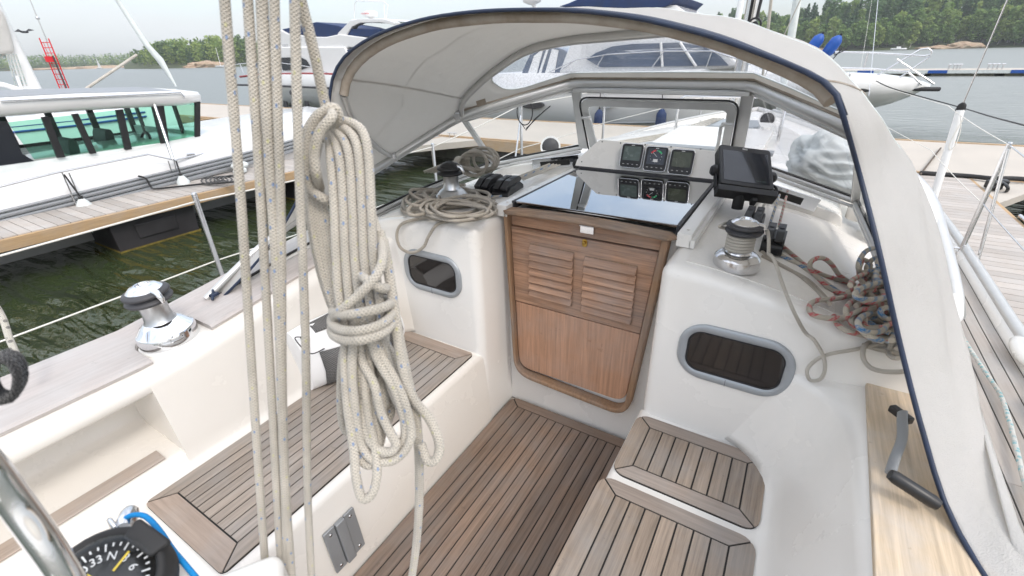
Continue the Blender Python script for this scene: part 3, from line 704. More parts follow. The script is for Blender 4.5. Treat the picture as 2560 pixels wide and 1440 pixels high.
mb = MB(); mb.prism(i1, fmap, .0, .005); sub(mb.build('pane', M['glass']), fr_)
for x in (WX0+.075, WX1-.075):              # stay arms
    mb = MB(); sx = 1 if x < CXL else -1; a = fmap(x, .33, .03); mb.tube([a+V((-sx*.04, 0, 0)), a, a+V((sx*.01, 0, -.01)), fmap(x+sx*.015, .62, .03), fmap(x+sx*.03, .88, .02)], .008, 8); mb.ball(a, .013, 8); part(mb.build('window_stay', M['alu']))
def panes(top, bot, name):
    mb = MB(); n = len(top); mb.loft([[top[i], bot[i]] for i in range(n)], False, False, smooth=False); return mb.build(name, M['glass'], solid=.005)
def samp(P, n):
    P = [V(p) for p in P]; L = [0]
    for a, b in zip(P, P[1:]): L.append(L[-1]+(b-a).length)
    out = []
    for k in range(n):
        d = L[-1]*k/(n-1); j = 0
        while j < len(P)-2 and L[j+1] < d: j += 1
        out.append(P[j].lerp(P[j+1], (d-L[j])/max(1e-9, L[j+1]-L[j])))
    return out
part(panes(samp(cr_spline(Rp[:4], 5)+[V(Rp[4])], 12), samp(cr_spline(Bp[:4], 5), 12), 'windscreen_pane'))
part(panes(samp([Rp[4], Rp[5]], 3), samp([Bp[3], Bp[4]], 3), 'windscreen_pane'))
_p = part(panes(samp([Rs[0], Rs[1]], 3), samp([Bs[0], Bs[1]], 3), 'windscreen_pane')); _p.data.materials[0] = M['tint2']
_p = part(panes(samp([Rs[1], Rs[2], Rs[3], Rs[4]], 10), samp(Bs[1:4], 10), 'windscreen_pane'))
# ---- sprayhood
E_leg_p = [V((-1.84, .72, .79)), V((-1.69, .92, 1.0)), V((-1.555, 1.06, 1.25)), ony(822, 262, 1.12)]
E_top = [ony(822, 262, 1.12), ony(833, 190, 1.14)]+[ony(u, v, y) for u, v, y in [(868,135,1.16),(940,88,1.19),(1050,50,1.22),(1180,30,1.25),(1320,24,1.28),(1450,28,1.28),(1580,44,1.27),(1700,70,1.25),(1800,98,1.23),(1880,126,1.21),(1980,165,1.18),(2045,196,1.15),(2085,228,1.12),(2108,290,1.12)]]
E_leg_s = [ony(2108, 290, 1.12), onx(2150, 440, .13), onx(2196, 620, .19), onx(2250, 860, .28), onx(2310, 1090, .36), onx(2385, 1310, .43), V((.50, .72, .79))]
M_top = [(-1.57, 2.04, 1.385)]+[tuple(ony(u, v, 2.0)) for u, v in [(1150,250),(1190,205),(1236,166),(1310,118),(1411,91),(1546,76)]]+[(-.50, 2.0, 1.735)]+[tuple(ony(u, v, 2.0)) for u, v in [(1743,62),(1860,70),(1910,80),(2000,110),(2070,145),(2125,200),(2165,290)]]+[(.185, 2.03, 1.385)]
B_leg_p = [V((-1.85, .705, .82)), V((-1.82, .97, .975)), V((-1.80, 1.35, 1.10)), V((-1.78, 1.73, 1.205)), V((-1.57, 2.04, 1.385))]
B_leg_s = [V((.185, 2.03, 1.385)), onz(2240, 372, 1.30), onz(2296, 470, 1.20), onz(2338, 600, 1.10), onz(2392, 800, .99), onz(2436, 1000, .90), onz(2515, 1300, .82), onz(2548, 1440, .78)]
n1, n2 = 14, 40
Ec = samp(cr_spline(E_leg_p, 6), n1)[:-1]+samp(cr_spline(E_top, 6), n2)[:-1]+samp(cr_spline(E_leg_s, 6), n1+8)
Bc = samp(cr_spline(B_leg_p, 6), n1)[:-1]+samp(cr_spline(M_top, 6), n2)[:-1]+samp(cr_spline(B_leg_s, 6), n1+8)
def hood(i, s):
    a, b = Ec[i], Bc[i]; p = a.lerp(b, s); c = V((CXL, p.y, 1.1)); o = V((p.x-c.x, 0, p.z-c.z)).normalized()
    w = .028 if i < n1+n2-2 else .045
    leg = max(0, min(1, (i-(n1+n2-4))/5)); return p+o*(w*sin(pi*s) + .003*sin(i*1.3+s*7)*sin(pi*s) + leg*.007*sin(s*17+i*.35)*sin(pi*s)**.5)
NS = 22
mb = MB(); mb.loft([[hood(i, s/NS) for s in range(NS+1)] for i in range(len(Ec))], False, False)
hoodo = part(mb.build('sprayhood', M['canvas'], solid=.003)); hoodo['label'] = 'cream canvas sprayhood with navy edging'
mb = MB(); mb.tube(Ec, .0052, 8); sub(mb.build('navy_piping', M['navy']), hoodo)
mb = MB(); it = range(n1-2, n1+n2-1)
def outw(i): return V((hood(i, 0).x-CXL, 0, hood(i, 0).z-1.1)).normalized()
for i_ in (n1+1, n1+n2-4):                       # sewn seams running forward over the shoulders
    sm = MB(); sm.tube([hood(i_, s/20)+outw(i_)*.0015 for s in range(21)], .0028, 6); sub(sm.build('seam', M['hem']), hoodo)
sm = MB(); sm.tube([hood(i, .5)+outw(i)*.0015 for i in range(n1-3, n1+n2+2)], .0022, 6); sub(sm.build('seam', M['cloth']), hoodo)
mb.loft([[hood(i, 0)+ (hood(i, .01)-hood(i, 0)).normalized()*0 + _o*.004, hood(i, .022)+_o*.004, hood(i, .045*min(1, (i-n1+2)/4, max(.05, (n1+n2-3-i)/8)))+_o*.0035] for i in it for _o in [V((hood(i, 0).x-CXL, 0, hood(i, 0).z-1.1)).normalized()]], False, False)
sub(mb.build('navy_edge_band', M['navy'], solid=.002), hoodo)
mb = MB(); hp = [hood(i, .06)-V((hood(i, 0).x-CXL, 0, hood(i, 0).z-1.1)).normalized()*.018 for i in range(n1, n1+n2-2)]
mb.tube(hp, .0155, 10, flat=1.0); sub(mb.build('hoop_sleeve', M['hem']), hoodo)
pp = cr_spline([hp[0], V((-1.50, 1.28, 1.44)), V((-1.66, 1.52, 1.29)), V((-1.775, 1.72, 1.20))], 6); ps = cr_spline([hp[-1], hp[-1]+V((.05, .06, -.08)), V((.20, 1.45, 1.34)), rs1], 6)
for P in (pp,):
    mb = MB(); mb.tube(P, .0125, 10); sub(mb.build('aft_hoop', M['alu']), hoodo)
mid = [V(p) for p in samp(cr_spline(M_top, 6), 40)]; mid = [p-V((p.x-CXL, 0, p.z-1.1)).normalized()*.020 for p in mid]
mb = MB(); mb.tube(mid, .0135, 10, flat=1.5); sub(mb.build('middle_hoop', M['alu']), hoodo)
for p in (V((-1.765, 1.72, 1.20)), V((-1.565, 2.02, 1.375)), V(Rs[1])):
    mb = MB(); mb.box(p, (.03, .03, .05), Matrix.Rotation(.6, 3, 'Z') @ Matrix.Rotation(.5, 3, 'X')); mb.lathe([(.008, -.02), (.008, .02)], p, (1, .3, 0), 8); sub(mb.build('hoop_bracket', M['steel'], bevel=.004), hoodo)
NT = 60; Wt = samp(cr_spline(M_top, 6), NT+1)
frontrail = samp([V(Rp[4])+V((0, 0, .02)), V(Rp[5])+V((0, 0, .022)), V(Rs[0])+V((0, 0, .022)), V(Rs[1])+V((0, 0, .02))], NT+1)
def front(t, s):
    t = min(1, max(0, t)); k = t*NT; i = min(NT-1, int(k)); f = k-i
    a = Wt[i].lerp(Wt[i+1], f); b = frontrail[i].lerp(frontrail[i+1], f); p = a.lerp(b, s); return p+V((0, .02, .01))*sin(pi*s)
nb = 25
def rect_pt(t0, t1, s0, s1, r, n=nb):
    asp = 5.0; P = roundpoly([(t0*asp, s0), (t1*asp, s0), (t1*asp, s1), (t0*asp, s1)], r, 8)
    Q = samp([(a, b, 0) for a, b in P]+[(P[0][0], P[0][1], 0)], n*8+1)[:-1]; return [(q.x/asp, q.y) for q in Q]
inn = rect_pt(.13, .955, .10, .86, .33); cen = (.54, .48)
out_ = []
for (t, s) in inn:
    dx, dy = t-cen[0], s-cen[1]; k = min(((1-cen[0])/dx if dx > 0 else -cen[0]/dx) if abs(dx) > 1e-6 else 9e9, ((1-cen[1])/dy if dy > 0 else -cen[1]/dy) if abs(dy) > 1e-6 else 9e9); out_.append((cen[0]+dx*k, cen[1]+dy*k))
mb = MB(); rg = [[front(a[0]+(b[0]-a[0])*k/4, a[1]+(b[1]-a[1])*k/4) for a, b in zip(inn, out_)] for k in range(5)]; mb.loft(rg, True, False); sub(mb.build('window_border', M['canvas'], solid=.003), hoodo)
mb = MB(); rg = [[front(cen[0]+(a[0]-cen[0])*k/8, cen[1]+(a[1]-cen[1])*k/8) for a in inn] for k in range(1, 9)]; mb.loft(rg, True, False); mb.add(rg[0], [tuple(range(len(inn)))]); sub(mb.build('vinyl_window', M['vinyl'], solid=.0015), hoodo)
mb = MB(); mb.tube([front(*a)-V((0, .004, 0)) for a in inn], .003, 6, True); sub(mb.build('window_hem', M['cloth']), hoodo)
p = ony(1203, 257, 2.02); mb = MB(); mb.box(p, (.055, .006, .028), Matrix.Rotation(-.25, 3, 'Y')); sub(mb.build('strap_patch', M['hem']), hoodo)
for P, s_ in ((front, 1),):
    mb = MB(); mb.tube([front(k/40, .985)+V((0, -.004, .0)) for k in range(41)], .007, 6); sub(mb.build('rail_piping', M['hem']), hoodo)
# ================================================================ FITTINGS OF OUR BOAT
def winch(c, s, axis=(0, 0, 1), tail='steel', label=None, rt=1.0, pad=True, base='chrome', flat=False):
    c = V(c); R = frame(V(axis), V((0, 1, 0))); A = V(axis).normalized()
    if pad:
        mb = MB(); mb.lathe([(.112*s, -.02), (.112*s, .004), (.106*s, .008)], c, axis, 36); part(mb.build('winch_pad', M['gel']))
    mb = MB(); mb.lathe([(.104*s, 0), (.106*s, .008*s), (.106*s, .052*s), (.100*s, .060*s), (.082*s, .074*s), (.060*s, .076*s), (.05*s, .090*s)] if flat else [(.100*s, 0), (.102*s, .008*s), (.102*s, .042*s), (.098*s, .050*s), (.094*s, .052*s), (.075*s, .078*s), (.058*s, .090*s), (.05*s, .094*s)], c+A*.006, axis, 36)
    w = part(mb.build('winch', M[base])); w.data.set_sharp_from_angle(angle=radians(35))
    if label: w['label'] = label
    mb = MB(); mb.lathe([(.058*s, .088*s), (.050*s, .10*s), (.046*s, .13*s), (.047*s, .165*s), (.052*s, .178*s)], c+A*.006, axis, 32); sub(mb.build('drum', M['satin']), w)
    mb = MB(); mb.lathe([(.05*s, .174*s), (.075*s*rt, .178*s), (.080*s*rt, .186*s), (.078*s*rt, .191*s), (.06*s, .196*s), (.06*s, .202*s), (.077*s*rt, .208*s), (.079*s*rt, .214*s), (.074*s*rt, .222*s), (.05*s, .226*s)], c+A*.006, axis, 36)
    sub(mb.build('self_tailing_jaw', M['dark' if tail == 'steel' else 'black']), w)
    mb = MB(); mb.lathe([(.060*s*rt, .220*s), (.060*s*rt, .228*s), (.045*s, .242*s), (.030*s, .246*s), (.027*s, .249*s), (.022*s, .249*s), (.018*s, .238*s), (.0001, .238*s)], c+A*.006, axis, 36)
    t = sub(mb.build('winch_top', M['chrome' if tail == 'steel' else 'black']), w); t.data.set_sharp_from_angle(angle=radians(30))
    mb = MB(); p0 = c+R @ V((.05*s, .0, .235*s)); mb.tube([c+R @ V((.03*s, 0, .240*s)), c+R @ V((.072*s*rt, .01*s, .230*s)), c+R @ V((.086*s*rt, .012*s, .205*s)), c+R @ V((.086*s*rt, .012*s, .19*s))], [.008*s, .013*s, .010*s, .006*s], 8)
    sub(mb.build('feeder_arm', M['chrome' if tail == 'steel' else 'steel']), w)
    return w
winch((WCX, WCY, .782), .88, (-.03, -.06, 1), label='large polished winch on the grey coaming cap')
winch((-.092, 1.545, 1.008), .66, (.02, 0, 1), label='winch wrapped with grey rope, on the starboard side', pad=False, rt=1.05, base='steel', flat=True)
winch((-1.40, 1.72, 1.0), .80, (0, 0, 1), 'black', label='black topped winch buried in rope by the port side', pad=False, base='satin')
def clutch(c, n, label=None, rz=0, k=1.0):
    c = V(c); R = Matrix.Rotation(rz, 3, 'Z'); mb = MB(); w = .030*k
    mb.prism(roundpoly([(-.075*k, 0), (.075*k, 0), (.075*k, .035*k), (.045*k, .052*k), (-.05*k, .050*k), (-.075*k, .03*k)], .008, 3), lambda p, q, t: c+R @ V((t, p, q)), -w*n/2*1.08, w*n/2*1.08)
    o = part(mb.build('rope_clutch', M['black'], bevel=.003))
    if label: o['label'] = label
    for i in range(n):
        x = w*(i-(n-1)/2)*1.0; mb = MB()
        mb.prism(roundpoly([(-.070*k, .040*k), (.060*k, .050*k), (.070*k, .060*k), (.045*k, .074*k), (-.035*k, .072*k), (-.078*k, .052*k)], .006, 3), lambda p, q, t: c+R @ V((x+t, p, q)), -.0115*k, .0115*k)
        sub(mb.build('lever', M['black'], bevel=.0035), o)
        mb = MB(); mb.prism(rrect(.014*k, .042*k, .003, 2), lambda p, q, t: c+R @ V((x+p, q+.012*k, .0745*k+t)), 0, .0008); sub(mb.build('lever_mark', M['dark']), o)
    return o
clutch(onz(1880, 560, 1.045)+V((0, .03, -.03)), 2, 'left pair of black rope clutches behind the wrapped winch', -.02, 1.08)
clutch(onz(1937, 592, 1.045)+V((0, .01, -.045)), 2, 'right pair of black rope clutches behind the wrapped winch', -.02, 1.08)
clutch(onz(1225, 478, 1.02)+V((0, .0, -.02)), 2, 'left pair of black rope clutches by the coiled rope', .12, 1.35)
clutch(onz(1262, 482, 1.02)+V((0.02, .0, -.02)), 2, 'right pair of black rope clutches by the coiled rope', .12, 1.35)
mb = MB(); mb.box((-1.245, 2.03, 1.015), (.26, .30, .03), Matrix.Rotation(.12, 3, 'Z')); part(mb.build('clutch_base', M['gel'], bevel=.01))
# lines led aft along the coachroof
def line_(name, pts, r, mat, lab=None):
    mb = MB(); mb.tube(pts, r, 8); o = part(mb.build(name, mat));
    if lab: o['label'] = lab
for (u0, v0, u1, v1, mt) in ((1915, 480, 1872, 538, 'ropewhite'), (1926, 482, 1893, 545, 'ropewhite'), (1949, 486, 1925, 560, 'ropeblue'), (1966, 490, 1947, 566, 'ropered')):
    a = ony(u0, v0, 2.39); b = onz(u1, v1, 1.04); line_('control_line', [a, a.lerp(b, .5), b], .0048, M[mt])
for (dx, mt) in ((0, 'ropeblue'), (.02, 'ropewhite'), (-.025, 'ropewhite'), (.04, 'ropewhite')):
    a = ony(1385, 410, 2.39)+V((dx, 0, 0)); b = V((-1.27+dx, 2.12, 1.05)); line_('control_line', [a, b], .005, M[mt])
# stanchions and wires
def stanchion(x, y, zt, lean=0.0, brace=None, r=.0125, base_z=None):
    b = V((x, y, base_z if base_z else zg(y)-.04)); t = V((x+lean, y, zt)); mb = MB()
    mb.tube([b, t], r, 10); mb.ball(t+V((0, 0, .006)), r*1.1, 8)
    if brace: mb.tube([V((x, y, zt-.10)), V((x, y, zt-.10)).lerp(V(brace), 1)], .008, 8)
    s_ = part(mb.build('stanchion', M['steel']))
    mb = MB(); mb.prism(rrect(.075, .06, .015, 3), lambda p, q, t_: (b.x+p, b.y+q, t_), b.z-.008, b.z+.002); mb.lathe([(.02, 0), (.018, .05), (.014, .055)], b, seg=12); sub(mb.build('stanchion_base', M['steel']), s_)
    return s_
XP = 2*CXL
stanchion(-2.33, 1.0, 1.105); stanchion(-2.31, 2.66, 1.07)
stanchion(-2.11, 3.62, 1.30, 0, (-2.10, 3.42, .60)); 
a = onx(2545, 362, 1.0); stanchion(.985, 3.60, 1.15, .0, base_z=.47)
bb = onz(2440, 668, .47); mb = MB(); mb.tube([V((.985, 3.58, 1.13)), bb], .0085, 8); mb.lathe([(.02, 0), (.02, .006)], bb, seg=12); part(mb.build('gate_brace', M['steel']))
mb = MB(); q = V((.985, 3.60, .485))
mb.tube(cr_spline([q+V((-.11, .0, .0)), q+V((-.06, 0, .05)), q+V((.0, .0, .055)), q+V((.05, 0, .04)), q+V((.07, .0, .0))], 5), .006, 8); mb.box(q+V((-.03, 0, -.015)), (.16, .07, .008)); part(mb.build('deck_cleat', M['steel'], bevel=.002))
def wire(pts, r=.0035, mat='wire', name='lifeline', sag=.01):
    P = []
    for a, b in zip(pts, pts[1:]):
        a, b = V(a), V(b)
        for k in range(8): t = k/8; P.append(a.lerp(b, t)-V((0, 0, sag*4*t*(1-t))))
    P.append(V(pts[-1])); mb = MB(); mb.tube(P, r, 6); return part(mb.build(name, M[mat]))
for zf, r in ((1.0, .004), (.52, .0035)):
    wire([(-2.30, -1.6, .46+.58*zf), (-2.33, 1.0, .46+.62*zf), (-2.31, 2.66, .46+.60*zf), (-2.11, 3.62, .52+.75*zf), (-1.95, 5.2, .55+.75*zf), (-1.35, 7.6, .72+.62*zf)], r)
    wire([(.985, 3.60, .47+.68*zf), (.93, 5.0, .52+.70*zf), (.35, 7.4, .72+.62*zf)], r*.7, 'wire')
    wire([(.985, 3.60, .47+.68*zf), (1.02, 2.0, .45+.62*zf), (1.02, -1.0, .45+.62*zf)], r, 'steel')
stanchion(-1.95, 5.2, 1.30); stanchion(-1.35, 7.6, 1.34); stanchion(.35, 7.4, 1.34)
# shroud with white cover, chainplate
a = onx(2335, 490, 1.0); b = onx(2402, 272, .965); c = onx(2518, 0, .91)
d_ = (c-b).normalized(); a2 = a+(a-b).normalized()*.05
mb = MB(); mb.tube([b, c, b+d_*9], .0045, 6); sh = part(mb.build('shroud', M['steel']))
mb = MB(); mb.tube([a2, a.lerp(b, .5), b], .026, 14); sub(mb.build('white_shroud_cover', M['white']), sh)
mb = MB(); mb.tube([b-d_*.01, b+d_*.03, b+d_*.05], [.029, .024, .008], 12); sub(mb.build('black_cover_cap', M['rubber']), sh)
wire([onx(2195, 0, .55), onx(2172, 240, .66)], .004, 'steel', 'lower_shroud', 0)
wire([onx(2180, 0, .9), onx(2152, 170, .92)], .003, 'wire', 'halyard', 0)
mb = MB(); p = onx(2402, 290, .97); mb.tube(cr_spline([p, p+V((.03, 0, -.1)), p+V((.035, 0, -.2)), p+V((.015, 0, -.24)), p+V((.0, 0, -.18)), p+V((.02, 0, -.02))], 5), .003, 6); part(mb.build('cord_loop', M['wire']))
# mast, boom, rolled headsail
mb = MB(); mb.prism(rrect(.115, .19, .055, 6), lambda p, q, t: (CXL+p, 5.62+q, t), .95, 14.5); mast = part(mb.build('mast', M['steel'], bevel=0))
mb = MB(); mb.box((CXL+.005, 5.515, 8), (.03, .012, 12.5)); sub(mb.build('sail_track', M['rubber']), mast)
p = ony(1886, 62, 5.46); mb = MB(); mb.tube([p+V((.055*cos(2*pi*k/20), 0, .055*sin(2*pi*k/20))) for k in range(20)], .010, 8, True); mb.lathe([(.03, 0), (.03, .05)], p, (0, 1, 0), 14); mb.tube([p+V((.01, -.01, .05)), p+V((.02, 0, .25)), p+V((.03, 0, .6))], .014, 8); sub(mb.build('mast_winch', M['black']), mast)
mb = MB(); mb.tube([(CXL+.02, 5.50, 1.1), (CXL+.04, 5.48, 9)], .006, 6); mb.tube([(CXL-.04, 5.50, 1.1), (CXL-.05, 5.48, 9)], .005, 6); sub(mb.build('halyard', M['ropewhite']), mast)
mb = MB(); mb.tube([(CXL, 5.5, 2.35), (-.72, -.3, 2.75)], .075, 14, flat=.8); boom = part(mb.build('boom', M['alu']))
mb = MB(); mb.tube([V((CXL, 5.4, 2.5)).lerp(V((-.72, -.2, 2.84)), t/20)+V((.01*sin(t), 0, .02*cos(t*1.7))) for t in range(21)], [.19-.005*t for t in range(21)], 14); sub(mb.build('sail_cover', M['cloth']), boom)
a = ony(1977, 100, 8.2); b = ony(1993, 0, 8.12); d_ = (b-a)
mb = MB(); mb.tube([a-d_*2.0, a, b, b+d_*18], [.05, .052, .052, .03], 12); part(mb.build('rolled_headsail', M['cloth']))
a = ony(1958, 92, 7.6); b = ony(2000, 2, 7.4); mb = MB(); mb.tube([a-(b-a)*2, b+(b-a)*10], .006, 6); part(mb.build('spare_halyard', M['ropewhite']))
a = ony(1919, 80, 7.0); b = ony(1928, 0, 6.9); mb = MB(); mb.tube([a-(b-a)*1.5, b+(b-a)*14], .017, 8); part(mb.build('spinnaker_pole', M['ropewhite']))
# foredeck details seen through the windscreen: hatches, handrails, vent cowls, lines
mb = MB(); mb.prism(rrect(.72, .95, .08, 5), lambda p, q, t: (CXL+.12+p, 3.85+q, t), 1.03, 1.075); h = part(mb.build('deck_hatch', M['gel'], bevel=.01))
mb = MB(); mb.box((CXL+.15, 3.30, 1.07), (.80, .10, .02)); sub(mb.build('hatch_trim', M['plate']), h)
mb = MB(); mb.prism(rrect(.45, .5, .05, 4), lambda p, q, t: (CXL+.1+p, 5.0+q, t), .98, 1.03); h = part(mb.build('deck_hatch', M['portal'], bevel=.008))
for sx in (-1, 1):
    mb = MB(); P = []
    for k in range(5):
        y = 3.1+.55*k; x = CXL+sx*(.98-.07*k); z = 1.0-.02*k; P += [V((x, y, z)), V((x, y+.06, z+.06)), V((x, y+.45, z+.055)), V((x, y+.5, z))]
    None
for i, (x0, x1) in enumerate(((-1.42, -.95), (-1.38, -.9), (-1.34, -.86), (-1.30, -.82))):
    mb = MB(); mb.tube([(x0, 2.7, 1.07), (x1+.02, 3.9, 1.06), (-.80+.03*i, 5.3, 1.03)], .006, 6); part(mb.build('deck_line', M['ropewhite']))
def cowl(p, s=1.0, rz=0.0, mat='white'):
    p = V(p); R = Matrix.Rotation(rz, 3, 'Z'); mb = MB()
    mb.tube([p+R @ V((0, 0, 0)), p+R @ V((0, 0, .05*s)), p+R @ V((0, -.01*s, .09*s)), p+R @ V((0, -.045*s, .12*s)), p+R @ V((0, -.085*s, .125*s))], [.045*s, .045*s, .05*s, .070*s, .085*s], 16)
    c = part(mb.build('vent_cowl', M[mat])); mb = MB(); mb.lathe([(.07*s, 0), (.07*s, .004), (.0001, .004)], p+R @ V((0, -.084*s, .125*s)), R @ V((0, -1, 0)), 18); sub(mb.build('cowl_mouth', M['dark']), c)
cowl((-1.53, 3.05, .96), .85, .4); cowl((-.28, 4.8, 1.0), .8, 0)
mb = MB(); mb.tube([(-.95, 4.3, 1.0), (-.95, 4.3, 1.28), (-.90, 4.3, 1.31), (-.2, 4.35, 1.31), (-.15, 4.35, 1.28), (-.15, 4.35, .98)], .012, 8); part(mb.build('mast_guard', M['steel']))
# white grab rail outside the hood
P = [onz(2305, 470, 1.22), onz(2330, 545, 1.15), onz(2365, 660, 1.07), onz(2386, 745, 1.02), onz(2389, 790, .985), onz(2372, 803, .96)]
mb = MB(); mb.tube([p+V((.0, 0, 0)) for p in cr_spline(P, 6)], .016, 12); part(mb.build('grab_rail', M['white']))
# small blue and silver fittings at the port hood corner
mb = MB(); p = ony(545, 735, .74); mb.box(p+V((-.01, -.01, .0)), (.02, .03, .010), Matrix.Rotation(.4, 3, 'Z')); mb.tube([p+V((-.03, .0, .01)), p+V((.0, -.02, .0)), p+V((.01, -.03, -.01))], .005, 6); part(mb.build('strap_buckle', M['navy']))
a = ony(655, 640, .90); b = ony(545, 750, .72); c = ony(440, 845, .60); mb = MB(); mb.tube(cr_spline([a, b, c], 4), .0125, 12); None
mb = MB(); mb.loft([[ony(500, 790, .72)+V((0, 0, 0)), ony(560, 735, .78), ony(580, 790, .78), ony(490, 850, .70)]]*1, caps=False) if 0 else None
# plywood coaming pad and recess lid starboard
pl_ = roundpoly([(.318, 1.445), (.278, .4), (.262, -.6), (.485, -.6), (.485, 1.40), (.47, 1.445)], [.03, 0, 0, 0, .02, .02], 4)
mb = MB(); mb.prism(pl_, lambda p, q, t: (p, q, t), .772, .787); part(mb.build('coaming_board', M['ply'], bevel=.003, seg=2))
mb = MB(); P = [onx(2060, 1200, .235), onx(2140, 1260, .265), onx(2140, 1440, .26), onx(2060, 1440, .225)]
# ribbed locker panel on the starboard wall
def wallpt(y, s): i = s; x = .175+.105*i; return V((x-.0025, y, .44+.28*i))
mb = MB(); ys_ = (.62, .98); 
mb.loft([[wallpt(ys_[0], .08), wallpt(ys_[0], .72), wallpt(ys_[0], .72)+V((.004, 0, 0)), wallpt(ys_[0], .08)+V((.004, 0, 0))], [wallpt(ys_[1], .08), wallpt(ys_[1]-.05, .72), wallpt(ys_[1]-.05, .72)+V((.004, 0, 0)), wallpt(ys_[1], .08)+V((.004, 0, 0))]], smooth=False)
for k in range(6):
    y = .66+.05*k; mb.tube([wallpt(y, .14), wallpt(y, .66)], .003, 6)
None
# ---- pedestal guard, compass, wheel
def near(u, v, k): return dep(u, v, k)
mb = MB(); mb.tube(cr_spline([near(-260, 900, .36), near(-60, 1130, .38), near(40, 1260, .40), near(150, 1420, .42), near(300, 1680, .46)], 8), .0125, 16); part(mb.build('pedestal_guard', M['chrome']))
cc = near(262, 1462, .54); ax = (V((.12, -.25, .95)).normalized()*1.0+(CAM-near(262, 1428, .53)).normalized()*.9).normalized(); R = frame(ax, V((0, 1, 0)))
mb = MB(); mb.lathe([(.060, -.30), (.058, -.03), (.05, .0), (.0001, .0)], cc-ax*.05, (0, -.1, 1), 32); part(mb.build('compass_binnacle', M['gel']))
mb = MB(); mb.lathe([(.064, -.045), (.066, -.02), (.062, .004), (.056, .012), (.050, .004), (.048, -.03), (.0001, -.03)], cc, ax, 36); cp = part(mb.build('compass', M['rubber'], bevel=0)); _q = R.transposed() @ (dep(300, 1300, .50)-cc); HA = math.atan2(_q.y, _q.x)-pi/2
mb = MB(); mb.prism(roundpoly([(-.022, .042), (.022, .042), (.027, .066), (-.027, .066)], .006, 4), lambda p, q, t: cc+R @ V((p*cos(HA)-q*sin(HA), p*sin(HA)+q*cos(HA), t)), .004, .016); sub(mb.build('compass_hood', M['rubber'], bevel=.006), cp)
mb = MB(); mb.lathe([(.052, -.020), (.046, -.006), (.03, .004), (.0001, .006)], cc, ax, 28); card = sub(mb.build('compass_card', M['black']), cp)
mb = MB()
for k in range(36):
    a = 2*pi*k/36; big = k % 3 == 0; r0, r1 = (.036, .0445) if big else (.0405, .0445)
    mb.prism([(r0*cos(a-.02), r0*sin(a-.02)), (r1*cos(a-.02), r1*sin(a-.02)), (r1*cos(a+.02), r1*sin(a+.02)), (r0*cos(a+.02), r0*sin(a+.02))], lambda p, q, t: cc+R @ V((p, q, t)), .0035, .0045)
sub(mb.build('compass_degree_marks', M['print']), cp)
for k, s_ in enumerate(('N', '3', '6', 'E', '12', '15', 'S', '21', '24', 'W', '30', '33')):
    a = pi/2-2*pi*k/12+.8; x_ = R @ V((sin(a), -cos(a), 0)); y_ = R @ V((cos(a), sin(a), 0)); o_ = cc+R @ V((.029*cos(a), .029*sin(a), .0062))
    sub(text(s_, .013, M['print'], boat, basis(o_, x_, y_), 'compass_letter', .0003), cp)
mb = MB()
for a in (.3, 1.9, 3.4, 5.0): mb.prism([(.014*cos(a)-.0012*sin(a), .014*sin(a)+.0012*cos(a)), (.036*cos(a)-.0012*sin(a), .036*sin(a)+.0012*cos(a)), (.036*cos(a)+.0012*sin(a), .036*sin(a)-.0012*cos(a)), (.014*cos(a)+.0012*sin(a), .014*sin(a)-.0012*cos(a))], lambda p, q, t: cc+R @ V((p, q, t)), .0066, .0074)
sub(mb.build('compass_lubber_line', M['yellowprint']), cp)
mb = MB(); mb.lathe([(.056, .0), (.05, .016), (.035, .027), (.018, .032), (.0001, .034)], cc, ax, 28); sub(mb.build('compass_glass', M['glass']), cp)
p = near(560, 1492, .62); mb = MB(); mb.box(p+V((0, 0, -.05)), (.10, .14, .09), Matrix.Rotation(-.6, 3, 'Z')); part(mb.build('pedestal_box', M['gel'], bevel=.02, seg=4))
p = onz(318, 1292, .72); p = dep(318, 1298, .65); mb = MB(); mb.lathe([(.010, -.018), (.012, -.01), (.012, .012), (.008, .018)], p, (1, -.6, .2), 12); mb.tube([p+V((.012*cos(k/6*pi), -.015, .014*sin(k/6*pi))) for k in range(12)], .0035, 6, True); part(mb.build('shackle', M['steel']))
mb = MB(); mb.tube(cr_spline([dep(300, 1306, .64), dep(330, 1288, .64), dep(365, 1292, .64), dep(400, 1328, .63), dep(430, 1372, .62), dep(466, 1415, .61), dep(520, 1480, .60)], 6), .0036, 8); part(mb.build('blue_cord', M['ropecyan']))
# rail chock with black line on the starboard quarter
q = V((1.03, 2.42, .50)); mb = MB(); mb.ball(q, .10, 16, sc=(.8, 1.7, .38)); part(mb.build('rail_chock', M['gel']))
mb = MB()
for k in range(3): mb.tube([q+V((.03+.045*cos(2*pi*i/14), .02*k-.02+.05*sin(2*pi*i/14), .045+.012*k+.01*sin(2*pi*i/14+k))) for i in range(14)], .011, 8, True)
part(mb.build('black_fairlead_line', M['ropeblack']))
q = V((.96, 2.02, .47)); mb = MB(); mb.tube([q+V((-.02, -.11, .03)), q+V((0, -.03, .045)), q+V((0, .03, .045)), q+V((.02, .11, .03))], [.006, .011, .011, .006], 8); mb.box(q+V((0, 0, .015)), (.02, .07, .03)); part(mb.build('mooring_cleat', M['steel'], bevel=.002))

# ================================================================ LOOSE GEAR
def rope(name, pts, r, mat, label, cat='rope', group=None, n=6, closed=False, seg=10):
    mb = MB(); mb.tube(cr_spline(pts, n, closed), r, seg, closed); o = mb.build(name, mat); tag(o, label, cat, group); return o
